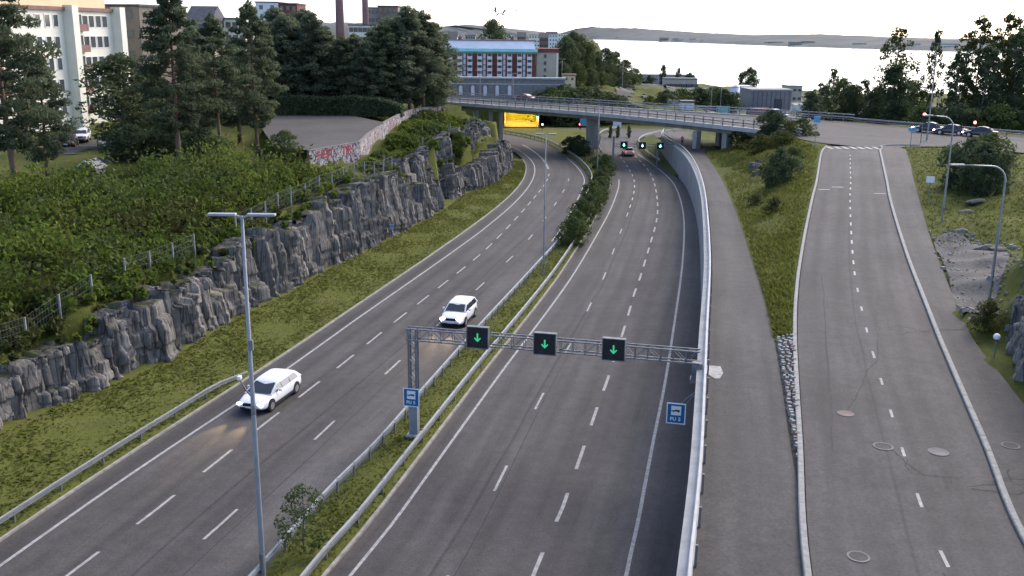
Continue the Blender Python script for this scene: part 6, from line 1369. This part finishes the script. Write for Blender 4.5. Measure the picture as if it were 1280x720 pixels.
A = P + np.stack([np.cos(a) * w, np.sin(a) * w, np.full(n, -.04)], -1); B = P - np.stack([np.cos(a) * w, np.sin(a) * w, np.full(n, .04)], -1); Cc = P + np.concatenate([ln, h[:, None]], 1)
tag(link('grass_tufts', np_mesh('grass_tufts', np.stack([A, B, Cc], 1).reshape(-1, 3), np.arange(3 * n).reshape(n, 3), [M['blade']])), 'uneven grass tufts on verges, median and slopes', 'grass', kind='stuff')

# ------------------------------------------------------------------ person and birds
x, y = un(849, 178, 3.6); y = 158.0; x = at(849, 172, y)[0]; z0 = float(zpath(y))
pme = bpy.data.meshes.new('person'); J = [(0, 0, .98), (0, .01, 1.22), (0, .01, 1.42), (0, .0, 1.52), (0, -.02, 1.66), (.17, .01, 1.42), (.24, .04, 1.14), (.22, -.08, .92), (-.17, .01, 1.42), (-.24, .0, 1.14), (-.22, -.12, .94), (.1, 0, .92), (.11, -.06, .5), (.11, .06, .06), (.11, -.1, .03), (-.1, 0, .92), (-.11, .08, .5), (-.11, .2, .08), (-.11, .06, .03)]
E_ = [(0, 1), (1, 2), (2, 3), (3, 4), (2, 5), (5, 6), (6, 7), (2, 8), (8, 9), (9, 10), (0, 11), (11, 12), (12, 13), (13, 14), (0, 15), (15, 16), (16, 17), (17, 18)]
R_ = [.15, .15, .14, .06, .10, .06, .045, .035, .06, .045, .035, .09, .065, .045, .035, .09, .065, .045, .035]
pme.from_pydata(J, E_, []); po = link('person', pme, loc=(x + .5, y, z0)); tag(po, 'person in a pink top walking on the cycle path beyond the wall', 'person')
md = po.modifiers.new('skin', 'SKIN'); po.modifiers.new('sub', 'SUBSURF').render_levels = 1
for i, rr in enumerate(R_): pme.skin_vertices[0].data[i].radius = (rr, rr)
pme.skin_vertices[0].data[0].use_root = True
def pmat():
    m = mat('pink_clothes', (.6, .12, .25), .8); t = NT(m); sx_ = t.n('ShaderNodeSeparateXYZ'); t.l(t.coord('Object'), sx_.inputs[0])
    t.color(t.ramp(t.math('DIVIDE', sx_.outputs[2], 1.8), [(.0, (.03, .03, .05)), (.53, (.03, .03, .05)), (.54, (.62, .13, .28)), (.84, (.62, .13, .28)), (.86, (.45, .3, .24)), (.93, (.10, .06, .05))])); t.t.nodes[-1]
    for nd in t.t.nodes:
        if nd.type == 'VALTORGB': nd.color_ramp.interpolation = 'CONSTANT'
    return m
pme.materials.append(pmat())
M['feather'] = noisy('feathers', (.16, .11, .10), (.28, .20, .18), 6, .8)
for (u, v, Y, s, rz, lb) in [(619, 14, 95, 1.0, .4, 'bird gliding above the round tree, left of three'), (628, 18, 90, 1.15, -.5, 'darker bird flapping above the round tree, lowest of three'), (645, 13, 110, .7, .2, 'smallest bird, right of three in the pale sky')]:
    t = tag(MB().add([(0, .28, 0), (.07, .05, .03), (0, .05, .09), (-.07, .05, .03), (0, .05, -.05), (.05, -.22, .02), (-.05, -.22, .02), (0, -.22, .05), (.10, -.36, .02), (-.10, -.36, .02)],
        [(0, 1, 2), (0, 2, 3), (0, 3, 4), (0, 4, 1), (1, 5, 7, 2), (2, 7, 6, 3), (3, 6, 4), (4, 5, 1), (4, 6, 5), (5, 8, 9, 6), (7, 5, 6)]).build('bird', M['feather']), lb, 'bird', 'birds in the sky')
    for sg in (-1, 1):
        MB().add([(sg * .06, .10, .05), (sg * .06, -.08, .05), (sg * .34, -.06, .20), (sg * .34, .12, .22), (sg * .68, -.02, .10), (sg * .66, .05, .12), (sg * .34, .03, .25)], [(0, 1, 2, 3), (3, 2, 4, 5), (0, 3, 6), (6, 3, 5), (6, 5, 4, 2), (0, 6, 2, 1)]).build('wing', M['feather'], t)
    t.location = at(u, v, Y); t.rotation_euler = (.3, .4 * (1 if rz > 0 else -1), rz + 1.2); t.scale = (s, s, s)
